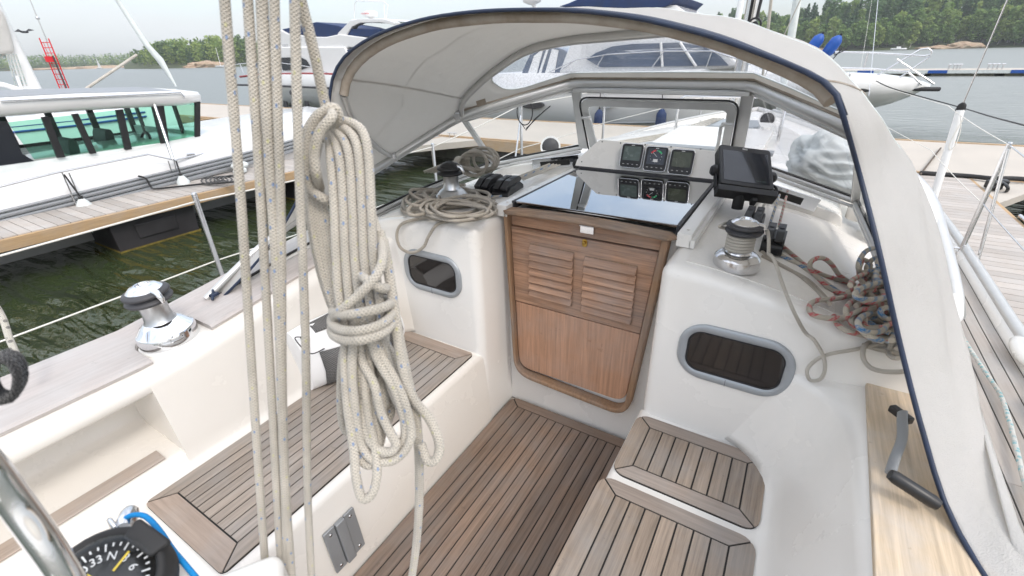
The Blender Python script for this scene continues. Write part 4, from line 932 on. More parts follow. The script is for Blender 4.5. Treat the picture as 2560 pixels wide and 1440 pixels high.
# mainsheet falls in front of the camera
VP = V((874-1280, 0, 0)); DIR = ((874-1280)*CX - (4450-720)*CY + FP*FWD).normalized()
falls = [((565, 0), (666, 1440), .0057, 'leftmost cream fall of the mainsheet, standing apart from the others'), ((622, 0), (705, 1440), .0056, 'second mainsheet fall from the left, touching its right neighbour'), ((656, 0), (727, 1440), .0066, 'thickest mainsheet fall with bold blue and yellow flecks, third from the left'), ((690, 0), (716, 1440), .0054, 'fourth mainsheet fall, narrow greyish one behind the thick fall'), ((737, 0), (778, 1440), .0056, 'mainsheet fall nearest to the hanging coil, straight and pale')]
for (a, b, r, lab) in falls:
    k0 = .50; p = dep(a[0], a[1], k0); k1 = .735; q = dep(b[0], b[1], k1); d = (q-p).normalized(); t = (2.62-p.z)/(-d.z); top_ = p+d*(-(2.62-p.z)/(-d.z)) if 0 else p-d*((2.62-p.z)/(-d.z)*1.0)
    bot = q+d*((q.z-.45)/(-d.z))
    mb = MB(); P = [top_.lerp(bot, i/60)+V((.0012*sin(i*.5+a[0]), .0012*cos(i*.37), 0)) for i in range(61)]
    mb.tube(P, r, 14, uoff=random.random()); o = mb.build('mainsheet_rope', M['rope']); tag(o, lab, 'rope', 'mainsheet falls')
# block on the boom and the traveller the sheet runs to (outside the frame)
# hanging coil
mb = MB()
def D(u, v, k): return dep(u, v, k)
def strand(pts, r=.0060, n=7, closed=False): mb.tube(cr_spline([D(*p) for p in pts], n, closed), r, 12, closed, uoff=random.random()*3)
K = .60
strand([(700, -220, .50), (752, 0, .53), (785, 130, .56), (808, 240, .59), (822, 300, .60), (826, 340, .625)], .0066)
R0 = .0060
# loops over the shoulder, right side: fan of strands from the throat to the waist
N_ = 9
for i in range(N_):
    f = i/(N_-1); lay = (.585 if i % 2 == 0 else .605)
    uu = 838+f*92; pts = [(806+f*8, 345-f*40, .63), (822+f*28, 352-f*52, .605), (828+f*84, 415-f*75, lay), (uu-2, 520, lay-.004), (uu+3, 640, lay), (848+f*100, 745, lay+.004), (868+f*88, 835, lay+.004)]
    strand(pts, R0)
for i in range(8):
    f = i/7; lay = (.645, .622)[i % 2]
    pts = [(800, 350, .65), (778+f*10, 420, lay), (774+f*36, 520, lay), (792+f*44, 640, lay), (822+f*40, 745, lay), (860+f*40, 830, lay)]
    strand(pts, R0)
# throat turns
strand([(836, 340, .62), (848, 300, .59), (836, 270, .575), (806, 282, .575), (780, 318, .58), (768, 370, .585), (768, 430, .59), (782, 475, .60), (812, 498, .60), (838, 500, .615)], .0063)
strand([(800, 470, .61), (790, 430, .575), (786, 380, .57), (800, 330, .565), (830, 290, .565), (822, 268, .60)], .0063)
strand([(756, 420, .62), (764, 340, .60), (790, 292, .60), (822, 272, .60)], .0062)
# waist turns: frapping
for j, (v0, dv, dr) in enumerate(((790, 14, 0), (812, 16, .0), (768, -8, 0))):
    pts = []
    for k in range(16):
        a = 2*pi*k/16; pts.append((905+76*cos(a)*(1 if j < 2 else .95), v0+dv*sin(a)+22*sin(a)+(-.16)*(76*cos(a)), .585-.048*sin(a)+.01))
    strand(pts, .0063, 5, True)
strand([(915, 500, .635), (945, 580, .62), (958, 640, .575), (940, 690, .556), (900, 735, .552), (862, 768, .555), (838, 790, .575), (850, 815, .60)], .0063)
strand([(972, 716, .60), (955, 722, .57), (925, 705, .556), (905, 690, .570)], .0063)
# lower fall with bights
low = [((866, 835), (862, 900), (868, 1010), (884, 1120), (890, 1190), (905, 1245), (930, 1235), (942, 1190), (938, 1120), (915, 1000), (905, 835)),
       ((885, 835), (880, 930), (890, 1040), (902, 1110), (935, 1150), (985, 1150), (1022, 1110), (1026, 1060), (1000, 975), (955, 890), (925, 830)),
       ((900, 835), (905, 900), (935, 960), (952, 1030), (975, 1080), (990, 1110), (975, 1130), (940, 1120), (915, 1080), (908, 1010), (925, 940), (918, 835)),
       ((925, 835), (945, 900), (985, 970), (1008, 1040), (1012, 1090), (990, 1125), (955, 1128), (925, 1100), (912, 1060), (905, 960), (895, 835)),
       ((940, 835), (965, 900), (975, 960), (1000, 1020), (1020, 1060), (1030, 1090), (1018, 1060), (985, 950), (950, 835)),
       ((870, 835), (856, 900), (852, 1000), (858, 1060), (872, 1080), (885, 1050), (888, 940), (880, 835)),
       ((912, 835), (925, 930), (938, 1010), (950, 1075), (925, 1090), (900, 1060), (885, 960), (888, 835)),
       ((930, 835), (960, 930), (990, 1000), (1024, 1035), (1010, 990), (985, 900), (955, 835)),
       ((875, 835), (872, 950), (885, 1080), (905, 1150), (930, 1160), (945, 1120), (935, 1020), (910, 900), (900, 835))]
ql = random.Random(8)
for k in range(7):
    a0, a1 = ql.uniform(860, 900), ql.uniform(905, 965); vb = ql.uniform(1040, 1145); l0, r0_ = a0+ql.uniform(-6, 14), a1+ql.uniform(10, 55); cb = (l0+r0_)/2+ql.uniform(4, 14)
    low.append(((a0, 835), (l0, 930), (l0+14, 1020), (l0+30, vb-30), (cb, vb), (r0_-8, vb-34), (r0_-4, 1000), ((a1+r0_)/2-4, 910), (a1, 835)))
for i, L in enumerate(low):
    m_ = len(L); base_ = (.595, .585, .60, .592, .615, .625, .635, .63, .608, .640, .628, .618, .645, .632, .622, .65)[i]
    pts = [(u, v, base_+.010*sin(pi*j/(m_-1))*(1 if i % 2 else -1)+(.012*(j/(m_-1)))) for j, (u, v) in enumerate(L)]
    strand([(905+(L[0][0]-905)*.85, 770, base_)]+pts+[(905+(L[-1][0]-905)*.85, 770, base_+.015)], R0)
strand([(958, 600, .605), (972, 680, .595), (985, 770, .59), (1003, 900, .60), (1030, 990, .612), (1075, 1050, .625), (1098, 1110, .63), (1090, 1148, .63), (1068, 1150, .63), (1052, 1110, .632)], .0066)
strand([(950, 580, .61), (968, 660, .60), (990, 800, .598), (1015, 930, .61), (1038, 1030, .63), (1047, 1130, .66), (1048, 1250, .70), (1042, 1350, .74), (1030, 1440, .78), (1010, 1540, .82)], .0066)
o = mb.build('hanging_rope_coil', M['rope']); tag(o, 'big cream coil of rope with blue and yellow flecks, hanging bound at its waist', 'rope coil')

# ropes on the starboard coachroof
def R3(pts, z, dz=0.0): return [onz(u, v, z if len(rest) == 0 else rest[0]) for (u, v, *rest) in pts]
zr = lambda p: zroof(p.x) if -1.9 < p.x < .6 else .8
def laid(pts, r, lift=0.0):       # follow the coachroof surface under each pixel
    out = []
    for (u, v, *h) in pts:
        h = h[0] if h else 0; z = .95
        for _ in range(6): p = onz(u, v, z); z = zroof(max(-1.87, min(.55, p.x)))+r+h
        out.append(onz(u, v, z))
    return out
# turns on the starboard winch drum, with its tail
c0 = V((-.092, 1.545, 1.010)); mb = MB(); P = []
for k in range(5*20+1): a = 2*pi*k/20+2.2; P.append(c0+V((.0385*cos(a), .0385*sin(a), .064+.0100*k/20*1.05)))
P += cr_spline([P[-1], c0+V((-.062, .01, .124)), c0+V((-.067, -.01, .136)), c0+V((-.042, .046, .135)), c0+V((.017, .058, .135)), c0+V((.060, .025, .135)), c0+V((.075, -.02, .126)), c0+V((.086, -.055, .085))], 6)
tail_ = [onz(1935, 650, 1.09), onz(1960, 720, 1.03), onz(1985, 780, .99), ony(2012, 830, 1.385), ony(2035, 850, 1.375), ony(2058, 890, 1.375), ony(2062, 925, 1.37), ony(2050, 948, 1.375), ony(2025, 950, 1.375), ony(2018, 925, 1.375), ony(2040, 900, 1.38), ony(2075, 885, 1.385), ony(2130, 875, 1.39), onz(2200, 862, .91), onz(2260, 870, .90)]
P += cr_spline([P[-1]]+tail_, 7)[1:]
mb.tube(P, .0052, 10); o = mb.build('winch_rope', M['ropewhite']); tag(o, 'greyish white rope wound round the starboard winch, its tail drooping over the bulkhead', 'rope')
mb = MB(); mb.tube(cr_spline(laid([(1900, 625), (1940, 655), (2000, 690), (2050, 735), (2075, 760, .02)], .006), 6), .006, 10); mb.tube(cr_spline(laid([(1905, 640), (1960, 668), (2020, 700), (2065, 745)], .006), 6), .006, 10)
o = mb.build('grey_rope', M['ropeold']); tag(o, 'two parallel plain grey rope lengths running beside the flecked ones', 'rope')
RR = .0076
rh = random.Random(3)
def fillruns(n, hmax, seed):
    rh = random.Random(seed); out = []
    for k in range(n):
        cu, cv = 2205+rh.uniform(-35, 25), 745+rh.uniform(-90, 90); ru, rv = rh.uniform(25, 60), rh.uniform(10, 26); a0 = rh.uniform(0, 6); h = rh.uniform(.0, hmax)*max(.15, 1-abs(cv-720)/160); an = rh.uniform(-.5, .5)
        out.append([(min(2290, cu+ru*cos(a0+a)*cos(an)-rv*sin(a0+a)*sin(an)), cv+ru*cos(a0+a)*sin(an)+rv*sin(a0+a), h+.012*sin(a+k)) for a in [j*.8 for j in range(rh.randint(5, 9))]])
    return out
def heap(name, mat, label, runs):
    mb = MB()
    for run in runs: mb.tube(cr_spline(laid(run, RR), 6), RR, 10, uoff=random.random())
    o = mb.build(name, mat); tag(o, label, 'rope'); return o
heap('red_flecked_rope', M['ropered'], 'rope with red checks heaped beside the sprayhood edge', [
 [(1938, 598, .03), (1952, 612, .01), (1985, 640), (2020, 668), (2060, 688), (2100, 700), (2135, 712)],
 [(2135, 712), (2100, 690, .02), (2078, 660, .05), (2055, 645, .07), (2030, 652, .06), (2026, 672, .03), (2050, 700, .01), (2080, 725), (2120, 735, .01), (2160, 720, .02), (2200, 690, .03), (2240, 680, .03)],
 [(2185, 700, .02), (2160, 722, .03), (2120, 740, .03), (2080, 748, .02), (2040, 752, .01), (2024, 765), (2030, 785), (2065, 795, .01), (2110, 795, .02), (2150, 790, .02), (2180, 772, .03), (2160, 755, .04), (2130, 755, .04), (2115, 775, .04), (2125, 800, .02), (2160, 812, .01), (2200, 822, .01), (2245, 830, .02)],
 [(2085, 790), (2095, 812, .0), (2120, 828, .01), (2160, 838, .01), (2210, 846, .02), (2245, 845, .02)],
 [(2150, 700, .04), (2148, 672, .07), (2158, 650, .09), (2175, 662, .08), (2168, 690, .06), (2150, 715, .04), (2120, 730, .03)],
 [(2230, 700, .05), (2195, 702, .05), (2170, 715, .04), (2190, 745, .04), (2225, 750, .05), (2250, 760, .05)],
 [(2140, 765, .05), (2165, 752, .06), (2190, 758, .06), (2182, 772, .06), (2150, 776, .05), (2120, 790, .03), (2100, 800, .01)],
 [(2200, 780, .03), (2170, 790, .03), (2140, 788, .03), (2128, 806, .02), (2150, 822, .01)]]+fillruns(10, .10, 5))
heap('blue_flecked_rope', M['ropeblue'], 'rope with blue checks piled against the sprayhood edge', [
 [(1920, 600, .03), (1932, 622, .01), (1965, 645), (2000, 662), (2040, 690), (2070, 712), (2110, 740)],
 [(2240, 640, .07), (2200, 622, .10), (2170, 625, .11), (2152, 645, .10), (2146, 670, .08), (2160, 690, .05), (2170, 705, .03)],
 [(2230, 650, .08), (2190, 645, .09), (2168, 665, .08), (2172, 690, .06), (2200, 700, .05), (2240, 705, .05)],
 [(2240, 735, .04), (2200, 725, .05), (2165, 738, .05), (2140, 745, .04), (2150, 760, .03), (2195, 750, .03), (2240, 752, .04)],
 [(2250, 670, .07), (2215, 665, .08), (2188, 680, .07), (2190, 712, .06), (2215, 730, .05), (2245, 728, .05)],
 [(2250, 790, .03), (2210, 775, .03), (2170, 772, .02), (2150, 790, .02), (2170, 812, .01), (2200, 835), (2235, 850, .01)],
 [(2240, 615, .10), (2205, 632, .11), (2195, 660, .10), (2215, 690, .08), (2245, 700, .06)]]+fillruns(12, .13, 9))
def heap2(name, mat, label, runs, r):
    mb = MB()
    for run in runs: mb.tube(cr_spline(run, 6), r, 10)
    o = mb.build(name, mat); tag(o, label, 'rope'); return o
def hz(pts, z): return [onz(u, v, z) for u, v in pts]
heap2('plain_white_rope', M['ropewhite'], 'plain white rope coils low at the sprayhood edge, one bight hanging down', [
 hz([(2130, 838), (2155, 860), (2190, 872), (2230, 880), (2260, 882)], .90), hz([(2180, 862), (2205, 880), (2240, 893), (2265, 892)], .885),
 [onz(2175, 855, .905), ony(2160, 868, 1.39), ony(2158, 895, 1.36), ony(2175, 918, 1.33), ony(2205, 928, 1.30), ony(2240, 930, 1.28), ony(2262, 928, 1.28)],
 [onz(2245, 848, .93), onz(2228, 862, .92), onz(2222, 880, .90), ony(2228, 892, 1.36), ony(2245, 896, 1.34)],
 hz([(2190, 800), (2215, 812), (2240, 806), (2250, 820), (2215, 826), (2180, 815)], .93)], .0062)
# ropes round the port winch
mb = MB(); c = V((-1.40, 1.72, 1.0)); rnd = random.Random(4)
for j in range(9):
    P = []; rx = .085+.012*j+rnd.uniform(-.01, .02); ry = .07+.008*j; ph = rnd.uniform(0, 6); tl = rnd.uniform(.15, .5)
    for k in range(18): a = 2*pi*k/18; P.append(c+V((rx*cos(a)*(1.0+.12*sin(2*a+ph)), ry*sin(a)-.01*j*.3, .012+.0085*(j % 5)+.012*sin(a*2+ph)+.012*(j > 4))))
    mb.tube(cr_spline(P, 3, True),  .0082, 8, True, uoff=j)
runs = [[(1255, 522), (1235, 508), (1190, 500, .01), (1150, 505, .02), (1100, 520, .02), (1060, 530, .02), (1045, 520, .03)],
        [(1255, 522), (1245, 534), (1180, 545), (1120, 548, .01), (1070, 545, .01), (1042, 530, .02)],
        ]
for rn in runs: mb.tube(cr_spline(laid(rn, .0055), 6),  .0082, 8)
P = laid([(1190, 543), (1140, 548)], .006)+[ony(1095, 560, 1.40), ony(1072, 590, 1.375), ony(1058, 618, 1.37), ony(1030, 632, 1.37), ony(1002, 620, 1.37), ony(992, 590, 1.375), ony(1002, 562, 1.39)]+laid([(1040, 548), (1090, 540, .01)], .006)
mb.tube(cr_spline(P, 7), .0070, 8)
q = random.Random(17)
for k in range(11):                        # flat turns flaked round the foot of the winch
    cu, cv = 1140+q.uniform(-14, 16), 518+q.uniform(-7, 9); ru, rv = q.uniform(62, 100), q.uniform(15, 25); ph = q.uniform(0, 6); an = q.uniform(-.06, .12); h0 = .052*k/10
    mb.tube(cr_spline(laid([(cu+ru*cos(a)*(1+.07*sin(3*a+ph))-rv*sin(a)*an, cv+rv*sin(a)*(1+.15*sin(2*a+ph))+ru*cos(a)*an, h0+.010*sin(2*a+ph)+.004) for a in [2*pi*j/14 for j in range(14)]], .006), 4, True), .0068, 8, True, uoff=k)
for k in range(5):                         # looser bights at the outboard side
    cu, cv = 1050+q.uniform(-14, 14), 505+q.uniform(-8, 14); ru, rv = q.uniform(26, 44), q.uniform(12, 20); an = q.uniform(-.5, .2)
    mb.tube(cr_spline(laid([(cu+ru*cos(a)-rv*sin(a)*an, cv+rv*sin(a)+ru*cos(a)*an, .01+.012*k+.008*sin(a+k)) for a in [2*pi*j/10 for j in range(10)]], .006), 5, True), .0072, 8, True, uoff=k)
o = mb.build('winch_rope_pile', M['ropeold']); tag(o, 'grey rope piled in loops round the port winch, one bight hanging towards the window', 'rope')
mb = MB()
for (a_, b_) in (((1045, 505), (950, 552)), ((1050, 510), (960, 550))):
    p = onz(*a_, 1.0); q = onz(*b_, .93); mb.tube(cr_spline([p+V((.02, .02, .03)), p, p.lerp(q, .5)+V((0, 0, -.01)), q], 6), .009, 10)
mb.tube(cr_spline([onz(1060, 520, 1.0), onz(1032, 528, 1.0), onz(1012, 520, 1.01), onz(1010, 500, 1.03), onz(1030, 492, 1.04), onz(1055, 500, 1.04)], 6), .009, 10)
mb.tube([onz(942, 560, .93), onz(958, 552, .935), onz(970, 548, .94)], .016, 10)
o = mb.build('thick_jib_sheet', M['ropewhite']); tag(o, 'thick pale rope lying outboard of the rope pile with a stitched end', 'rope')
# neat coil by the clutches
mb = MB(); c = onz(1195, 440, 1.05)+V((0, 0, .02))
for j in range(7):
    P = []
    for k in range(16): a = 2*pi*k/16; q = rnd.Random(j) if 0 else random.Random(j*7+1); e1, e2, e3 = q.uniform(-.02, .02), q.uniform(-.015, .015), q.uniform(-.5, .5); P.append(c+V(((.100+e1)*cos(a)+.004*j, .02*sin(a+e3)+.012*j-.04+.03*e3*cos(a), (.050+e2)*sin(a)+.055+.002*j)))
    mb.tube(cr_spline(P, 3, True), .0082, 8, True)
for j in range(4):
    P = [c+V((-.07-.008*j, -.05+.035*cos(2*pi*k/10), .045+.038*sin(2*pi*k/10))) for k in range(10)]; mb.tube(cr_spline(P, 3, True), .0082, 8, True)
for j in range(4): mb.tube(cr_spline([c+V((-.05, 0, .03+.015*j)), c+V((-.15, -.04-.02*j, .02+.01*j)), c+V((-.24, -.10-.025*j, .0+.005*j))], 5), .0082, 8)
mb.tube(cr_spline([c+V((.02, -.06, .02)), c+V((-.02, -.12, .05)), c+V((-.05, -.15, .03)), c+V((-.04, -.16, -.03)), c+V((.02, -.15, -.035))], 6), .0082, 8)
o = mb.build('rope_coil', M['ropeold']); tag(o, 'neat grey rope coil bound with turns, lying behind the black clutches', 'rope coil')
mb = MB(); c = onz(1215, 498, 1.03)
for j in range(3): mb.tube(cr_spline([c+V((.06, .05, .012)), c+V((.0, .0+.012*j, .006)), c+V((-.05, -.02+.012*j, .0)), c+V((-.02, -.04+.01*j, .0)), c+V((.04, -.035, .002)), c+V((.06, -.01, .004))], 5), .0048, 8)
o = mb.build('blue_flecked_tail', M['ropeblue']); tag(o, 'short thin tail of blue flecked line under the port clutches', 'rope')
# lines at the port quarter
o = rope('mooring_line', [dep(-60, 700, 1.3), dep(0, 782, 1.3), dep(25, 850, 1.3), dep(50, 905, 1.3), dep(62, 935, 1.3)], .0085, M['ropemoor'], 'white rope with black flecks hanging at the left edge of the view'); 
o = rope('dock_line', [dep(-80, 1005, 1.75), dep(0, 1014, 1.75), dep(40, 1018, 1.75), dep(75, 1016, 1.8)], .009, M['ropemoor'], 'short white dock line crossing behind the coaming at far left')
if 0: o = rope('thin_sheet', [onz(240, 930, .80), onz(285, 890, .795), onz(300, 875, .80), onz(325, 878, .80)], .004, M['ropewhite'], 'thin white line lying on the coaming cap beside the large polished winch')
mb = MB()
for j in range(3): mb.tube([dep(8+38*cos(2*pi*k/16)+6*j, 950+52*sin(2*pi*k/16)-8*j, .42+.012*j) for k in range(16)], .0042, 8, True)
o = mb.build('black_cord_coil', M['ropeblack']); tag(o, 'black cord looped close to the lens at the left edge', 'cord')
# dock rope on the side deck
P = [(2385, 790), (2400, 830), (2430, 880), (2470, 940), (2500, 985), (2520, 1040), (2538, 1110), (2555, 1180), (2580, 1280), (2610, 1400)]
o = rope('side_deck_rope', [onz(u, v, .475) for u, v in P], .0075, M['ropeteal'], 'white rope with teal flecks lying along the starboard teak side deck')
# chartplotter on its bracket
PC = dep(1865, 420, 1.92); px_ = V((1, -.07, -.0)).normalized(); tl = dep(1812, 362, 1.95); tr = dep(1941, 379, 1.93); bl = dep(1786, 455, 1.86); br_ = dep(1921, 472, 1.84)
px_ = ((tr-tl)+(br_-bl)).normalized(); py_ = ((tl-bl)+(tr-br_)).normalized(); pz_ = px_.cross(py_).normalized(); py_ = pz_.cross(px_); Wp = ((tr-tl).length+(br_-bl).length)/2; Hp = ((tl-bl).length+(tr-br_).length)/2
PC = (tl+tr+bl+br_)/4; RB = basis((0,0,0), px_, py_).to_3x3(); f_ = lambda p, q, t: PC+px_*p+py_*q+pz_*t
cpl = empty('chartplotter', tuple(PC+V((0, 0, -.15)))); tag(cpl, 'black chartplotter screen on a bracket right of the three instruments', 'chartplotter')
def kid(o, p=cpl): o.parent = p; o.matrix_parent_inverse = Matrix.Translation(-p.location); return o
mb = MB(); mb.prism(roundpoly(rrect(Wp, Hp, .014, 4), 0), f_, -.055, 0); body = kid(mb.build('housing', M['black'], bevel=.005))
mb = MB(); mb.prism(rrect(Wp*.86, Hp*.76, .004, 2, 0, -.004), f_, .0003, .0012); kid(mb.build('screen', M['screen']))
kid(text('B&G', .011, M['print'], cpl, basis(f_(0, Hp*.43, .0012), px_, py_), 'maker_mark'))
kid(text('NEMA 2000', .008, M['lcd'], cpl, basis(f_(Wp*.26, -Hp*.34, .0016), px_, py_), 'screen_text', .0002))
mb = MB()
for sx in (-1, 1): mb.lathe([(.024, 0), (.024, .012), (.016, .022)], f_(sx*(Wp/2+.004), -.015, -.03), px_*sx, 16); mb.box(f_(sx*(Wp/2+.006), -.06, -.035), (.006, .10, .03), RB)
mb.box(f_(0, -Hp/2-.022, -.02), (Wp+.02, .03, .05), RB); kid(mb.build('bracket', M['black'], bevel=.003))
mb = MB(); mb.lathe([(.022, -.065), (.022, -.03), (.018, .0)], f_(-.02, -Hp/2-.02, -.02), (0, 0, 1), 16); mb.box(f_(.03, -Hp/2-.055, -.02), (.02, .02, .03), RB); kid(mb.build('swivel_base', M['rubber'], bevel=.002))
mb = MB(); mb.tube(cr_spline([f_(Wp/2, -.02, -.05), f_(Wp/2+.035, -.05, -.05), f_(Wp/2+.03, -.09, -.045), f_(Wp/2, -.11, -.04)], 6), .005, 8); kid(mb.build('cable', M['rubber']))
# crumpled pale cloth behind the starboard pane
bm = bmesh.new(); bmesh.ops.create_icosphere(bm, subdivisions=5, radius=1); from mathutils import noise as NZ
c = onz(2060, 452, 1.06)
for v in bm.verts:
    p = v.co.copy(); w_ = NZ.noise(p*1.1+V((9, 2, 4))); n_ = NZ.noise(p*1.2+V((3, 1, 7)))*.40+(1-abs(NZ.noise(V((p.x*2.2+w_*2, p.y*1.1, p.z*3.2+w_*2)))*2.2))*.13-.08+(1-abs(NZ.noise(V((p.x*1.5+w_*3+5, p.y*4.5, p.z*2.0)))*2.5))*.03
    f = 1+n_; v.co = V((p.x*.22*f, p.y*.20*f, max(-.05, p.z*.15*f)-.02*p.x)) 
me = bpy.data.meshes.new('crumpled_cloth'); bm.to_mesh(me); bm.free(); me.materials.append(M['cloth']); 
for p in me.polygons: p.use_smooth = True
cl = bpy.data.objects.new('crumpled_cloth', me); COL.objects.link(cl); cl.location = V((.20, 2.74, 1.12)); cl.rotation_euler = (0, .2, -.5); tag(cl, 'crumpled pale grey cover bundled behind the right windscreen pane', 'cover')
mb = MB(); mb.lathe([(.075, 0), (.075, .05), (.065, .06), (.06, .12), (.05, .13), (.0001, .13)], (.33, 2.52, .95), (0, 0, 1), 20); mb.box((.40, 2.42, .97), (.14, .22, .10)); part(mb.build('dorade_vent', M['gelwarm'], bevel=.012))
# winch handle on the plywood pad
a = onz(2252, 1040, .83); b = onz(2222, 1190, .83); g1 = onz(2225, 1185, .85); g2 = onz(2345, 1262, .82)
wh = empty('winch_crank', tuple(b-V((0, 0, .03)))); tag(wh, 'winch handle with grey arm and black grips on the bare wood coaming pad', 'winch handle')
mb = MB(); mb.tube(cr_spline([a+V((0, .0, .012)), a+V((-.004, -.03, .012)), a.lerp(b, .45)+V((.008, 0, .012)), a.lerp(b, .8)+V((.002, 0, .012)), b+V((0, 0, .012))], 5), .012, 10, flat=.5); kid(mb.build('arm', M['plate']), wh)
h1 = onz(2228, 1018, .815); h2 = onz(2278, 1055, .815)
mb = MB(); mb.bar(h1, h2, .020, .020); kid(mb.build('socket_head', M['black'], bevel=.004), wh)
mb = MB(); mb.tube([g1, g1.lerp(g2, .1), g1.lerp(g2, .9), g2], [.011, .0142, .0142, .012], 10, smooth=True); kid(mb.build('grip', M['black']), wh)
# bag with mesh pockets on the port seat
bg_ = empty('canvas_bag', (-1.45, 1.0, .413)); tag(bg_, 'white canvas bag with black mesh pockets on the port seat', 'bag')
g = G('black_mesh_net'); v_ = g.coord((300, 300, 300)); ck = g.n('TexChecker'); ck.inputs['Scale'].default_value = 1.0; g.l(v_, ck.inputs['Vector']); g.set(Base_Color=g.mix(ck.outputs['Fac'], (.012, .012, .012), (.20, .195, .19)), Roughness=.8); M['net'] = g.mat
g = G('bag_canvas'); g.set(Base_Color=(.78, .78, .78), Roughness=.8); g.bump(g.noise(g.coord(), 9, 4), .5, .01); M['bagc'] = g.mat
P0 = {'a': onx(722, 800, -1.54), 'b': onx(985, 745, -1.58), 'c': onz(826, 972, .412), 'd': onz(975, 850, .412)}
mb = MB()
secs = []
ya, yb = .84, 1.30
for k in range(9):
    y = ya+(yb-ya)*k/8; w = .045+.075*min(1, k/2.5)+.012*sin(k*.8); 
    secs.append([(-1.545+x, y+yo, .413+z) for x, z, yo in ((0, 0, 0), (w*.55, -.0, 0), (w*.95, .03, .0), (w*1.15, .10, .0), (w*1.0, .19, -.01), (w*.5, .27+.012*sin(k), -.015), (0, .30+.012*sin(k*1.3), -.02), (-.045, .27, -.02), (-.05, .1, 0))])
mb.loft(secs, True, True); kid(mb.build('bag_body', M['bagc'], subd=1), bg_)
mb = MB()
def bagp(y, s):                       # s 0..1 up the front face
    k = (y-ya)/(yb-ya)*8; pr = [(.55, 0), (.95, .03), (1.15, .10), (1.0, .19), (.5, .27), (0, .30)]; t = s*5; i = min(4, int(t)); f = t-i; w = .045+.075*min(1, k/2.5)+.012*sin(k*.8)
    x = (pr[i][0]*(1-f)+pr[i+1][0]*f)*w; z = pr[i][1]*(1-f)+pr[i+1][1]*f; return V((-1.545+x+.006, y, .413+z+.002))
for (y0, y1, s0, s1) in ((.88, 1.28, .10, .60), (.90, 1.28, .78, .96)): mb.loft([[bagp(y0+(y1-y0)*i/8, s0+(s1-s0)*j/5) for j in range(6)] for i in range(9)], False, False)
kid(mb.build('mesh_pocket', M['net'], solid=.002), bg_)
mb = MB(); mb.tube(cr_spline([bagp(.86, .75)+V((.0, 0, .01)), bagp(.84, .8)+V((.03, -.03, .02)), bagp(.87, .7)+V((.04, -.04, -.01)), bagp(.9, .62)], 6), .0022, 6); mb.lathe([(.006, 0), (.006, .01)], bagp(.85, .78), (1, 0, .3), 10); kid(mb.build('elastic_toggle', M['rubber']), bg_)
# ================================================================ WATER, LAND, DOCKS
g = G('harbour_water'); g.set(Base_Color=(.030, .042, .018), Roughness=.035); g.b.inputs['IOR'].default_value = 1.55
v1 = g.coord((1, 1, 1)); 
w_a = g.noise(g.coord((.35, 1.7, 1), rot=(0, 0, .5)), 2.6, 2, .5, .8); w_b = g.noise(g.coord((1, 2.2, 1), rot=(0, 0, -.2)), 6.5, 3, .6, .3); w_c = g.noise(g.coord((.25, .9, 1), rot=(0, 0, .15)), .5, 3, .55)
h_ = g.m('ADD', g.m('ADD', g.m('MULTIPLY', w_a, 1.5), g.m('MULTIPLY', w_b, .18)), g.m('MULTIPLY', w_c, 1.6)); 
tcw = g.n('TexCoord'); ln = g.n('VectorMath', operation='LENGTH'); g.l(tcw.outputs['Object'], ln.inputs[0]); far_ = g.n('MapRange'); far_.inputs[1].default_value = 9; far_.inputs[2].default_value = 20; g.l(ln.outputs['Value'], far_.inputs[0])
g.l(g.m('ADD', .03, g.m('MULTIPLY', far_.outputs[0], .30)), g.b.inputs['Roughness'])
g.l(g.m('ADD', 1.5, g.m('MULTIPLY', far_.outputs[0], 3.0)), g.b.inputs['IOR'])  # IOR raised with distance: sheen built into the material to brighten far water
g.bump(g.m('MULTIPLY', h_, g.m('SUBTRACT', 1.0, g.m('MULTIPLY', far_.outputs[0], .15))), .9, .17); M['water'] = g.mat
mb = MB(); n = 24
for i in range(n):
    for j in range(n): pass
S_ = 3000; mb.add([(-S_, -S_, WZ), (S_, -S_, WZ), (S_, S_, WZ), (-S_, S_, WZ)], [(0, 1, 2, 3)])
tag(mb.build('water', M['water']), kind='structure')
M['landmat'] = simple('shore_ground', (.055, .07, .03), .95, 0, .35, .12)
g = G('pink_granite'); f = g.noise(g.coord((1, 1, 3)), .35, 8, .7); g.set(Base_Color=g.ramp(f, [(.35, (.30, .19, .12)), (.55, (.40, .30, .21)), (.7, (.16, .17, .07))]), Roughness=.9); g.bump(f, 1, .5); M['rock'] = g.mat
M['wood'] = teak('new_timber', (.44, .30, .17), 'y', .25, .75, .14)
M['woodx'] = teak('new_timber_cross', (.50, .35, .21), 'x', .3, .75, .14)
M['plank'] = teak('bleached_planks', (.44, .40, .365), 'x', .5, .85, .10)
M['slab'] = simple('pale_pontoon_deck', (.47, .43, .38), .85, 0, .06, 1.2, .2)
M['float'] = simple('black_float', (.028, .026, .028), .45, 0, .3, 3)
M['algae'] = simple('algae_line', (.16, .12, .02), .9, 0, .5, 15)
M['concrete'] = simple('wet_concrete', (.16, .15, .11), .8, 0, .4, 3)
M['bluepaint'] = simple('blue_band', (.01, .08, .36), .5, 0, .1, 5)
def dirat(u, v=140): d = ray(u, v); return math.atan2(d.x, d.y)
def polar(a, r): return V((r*sin(a), r*cos(a), 0))
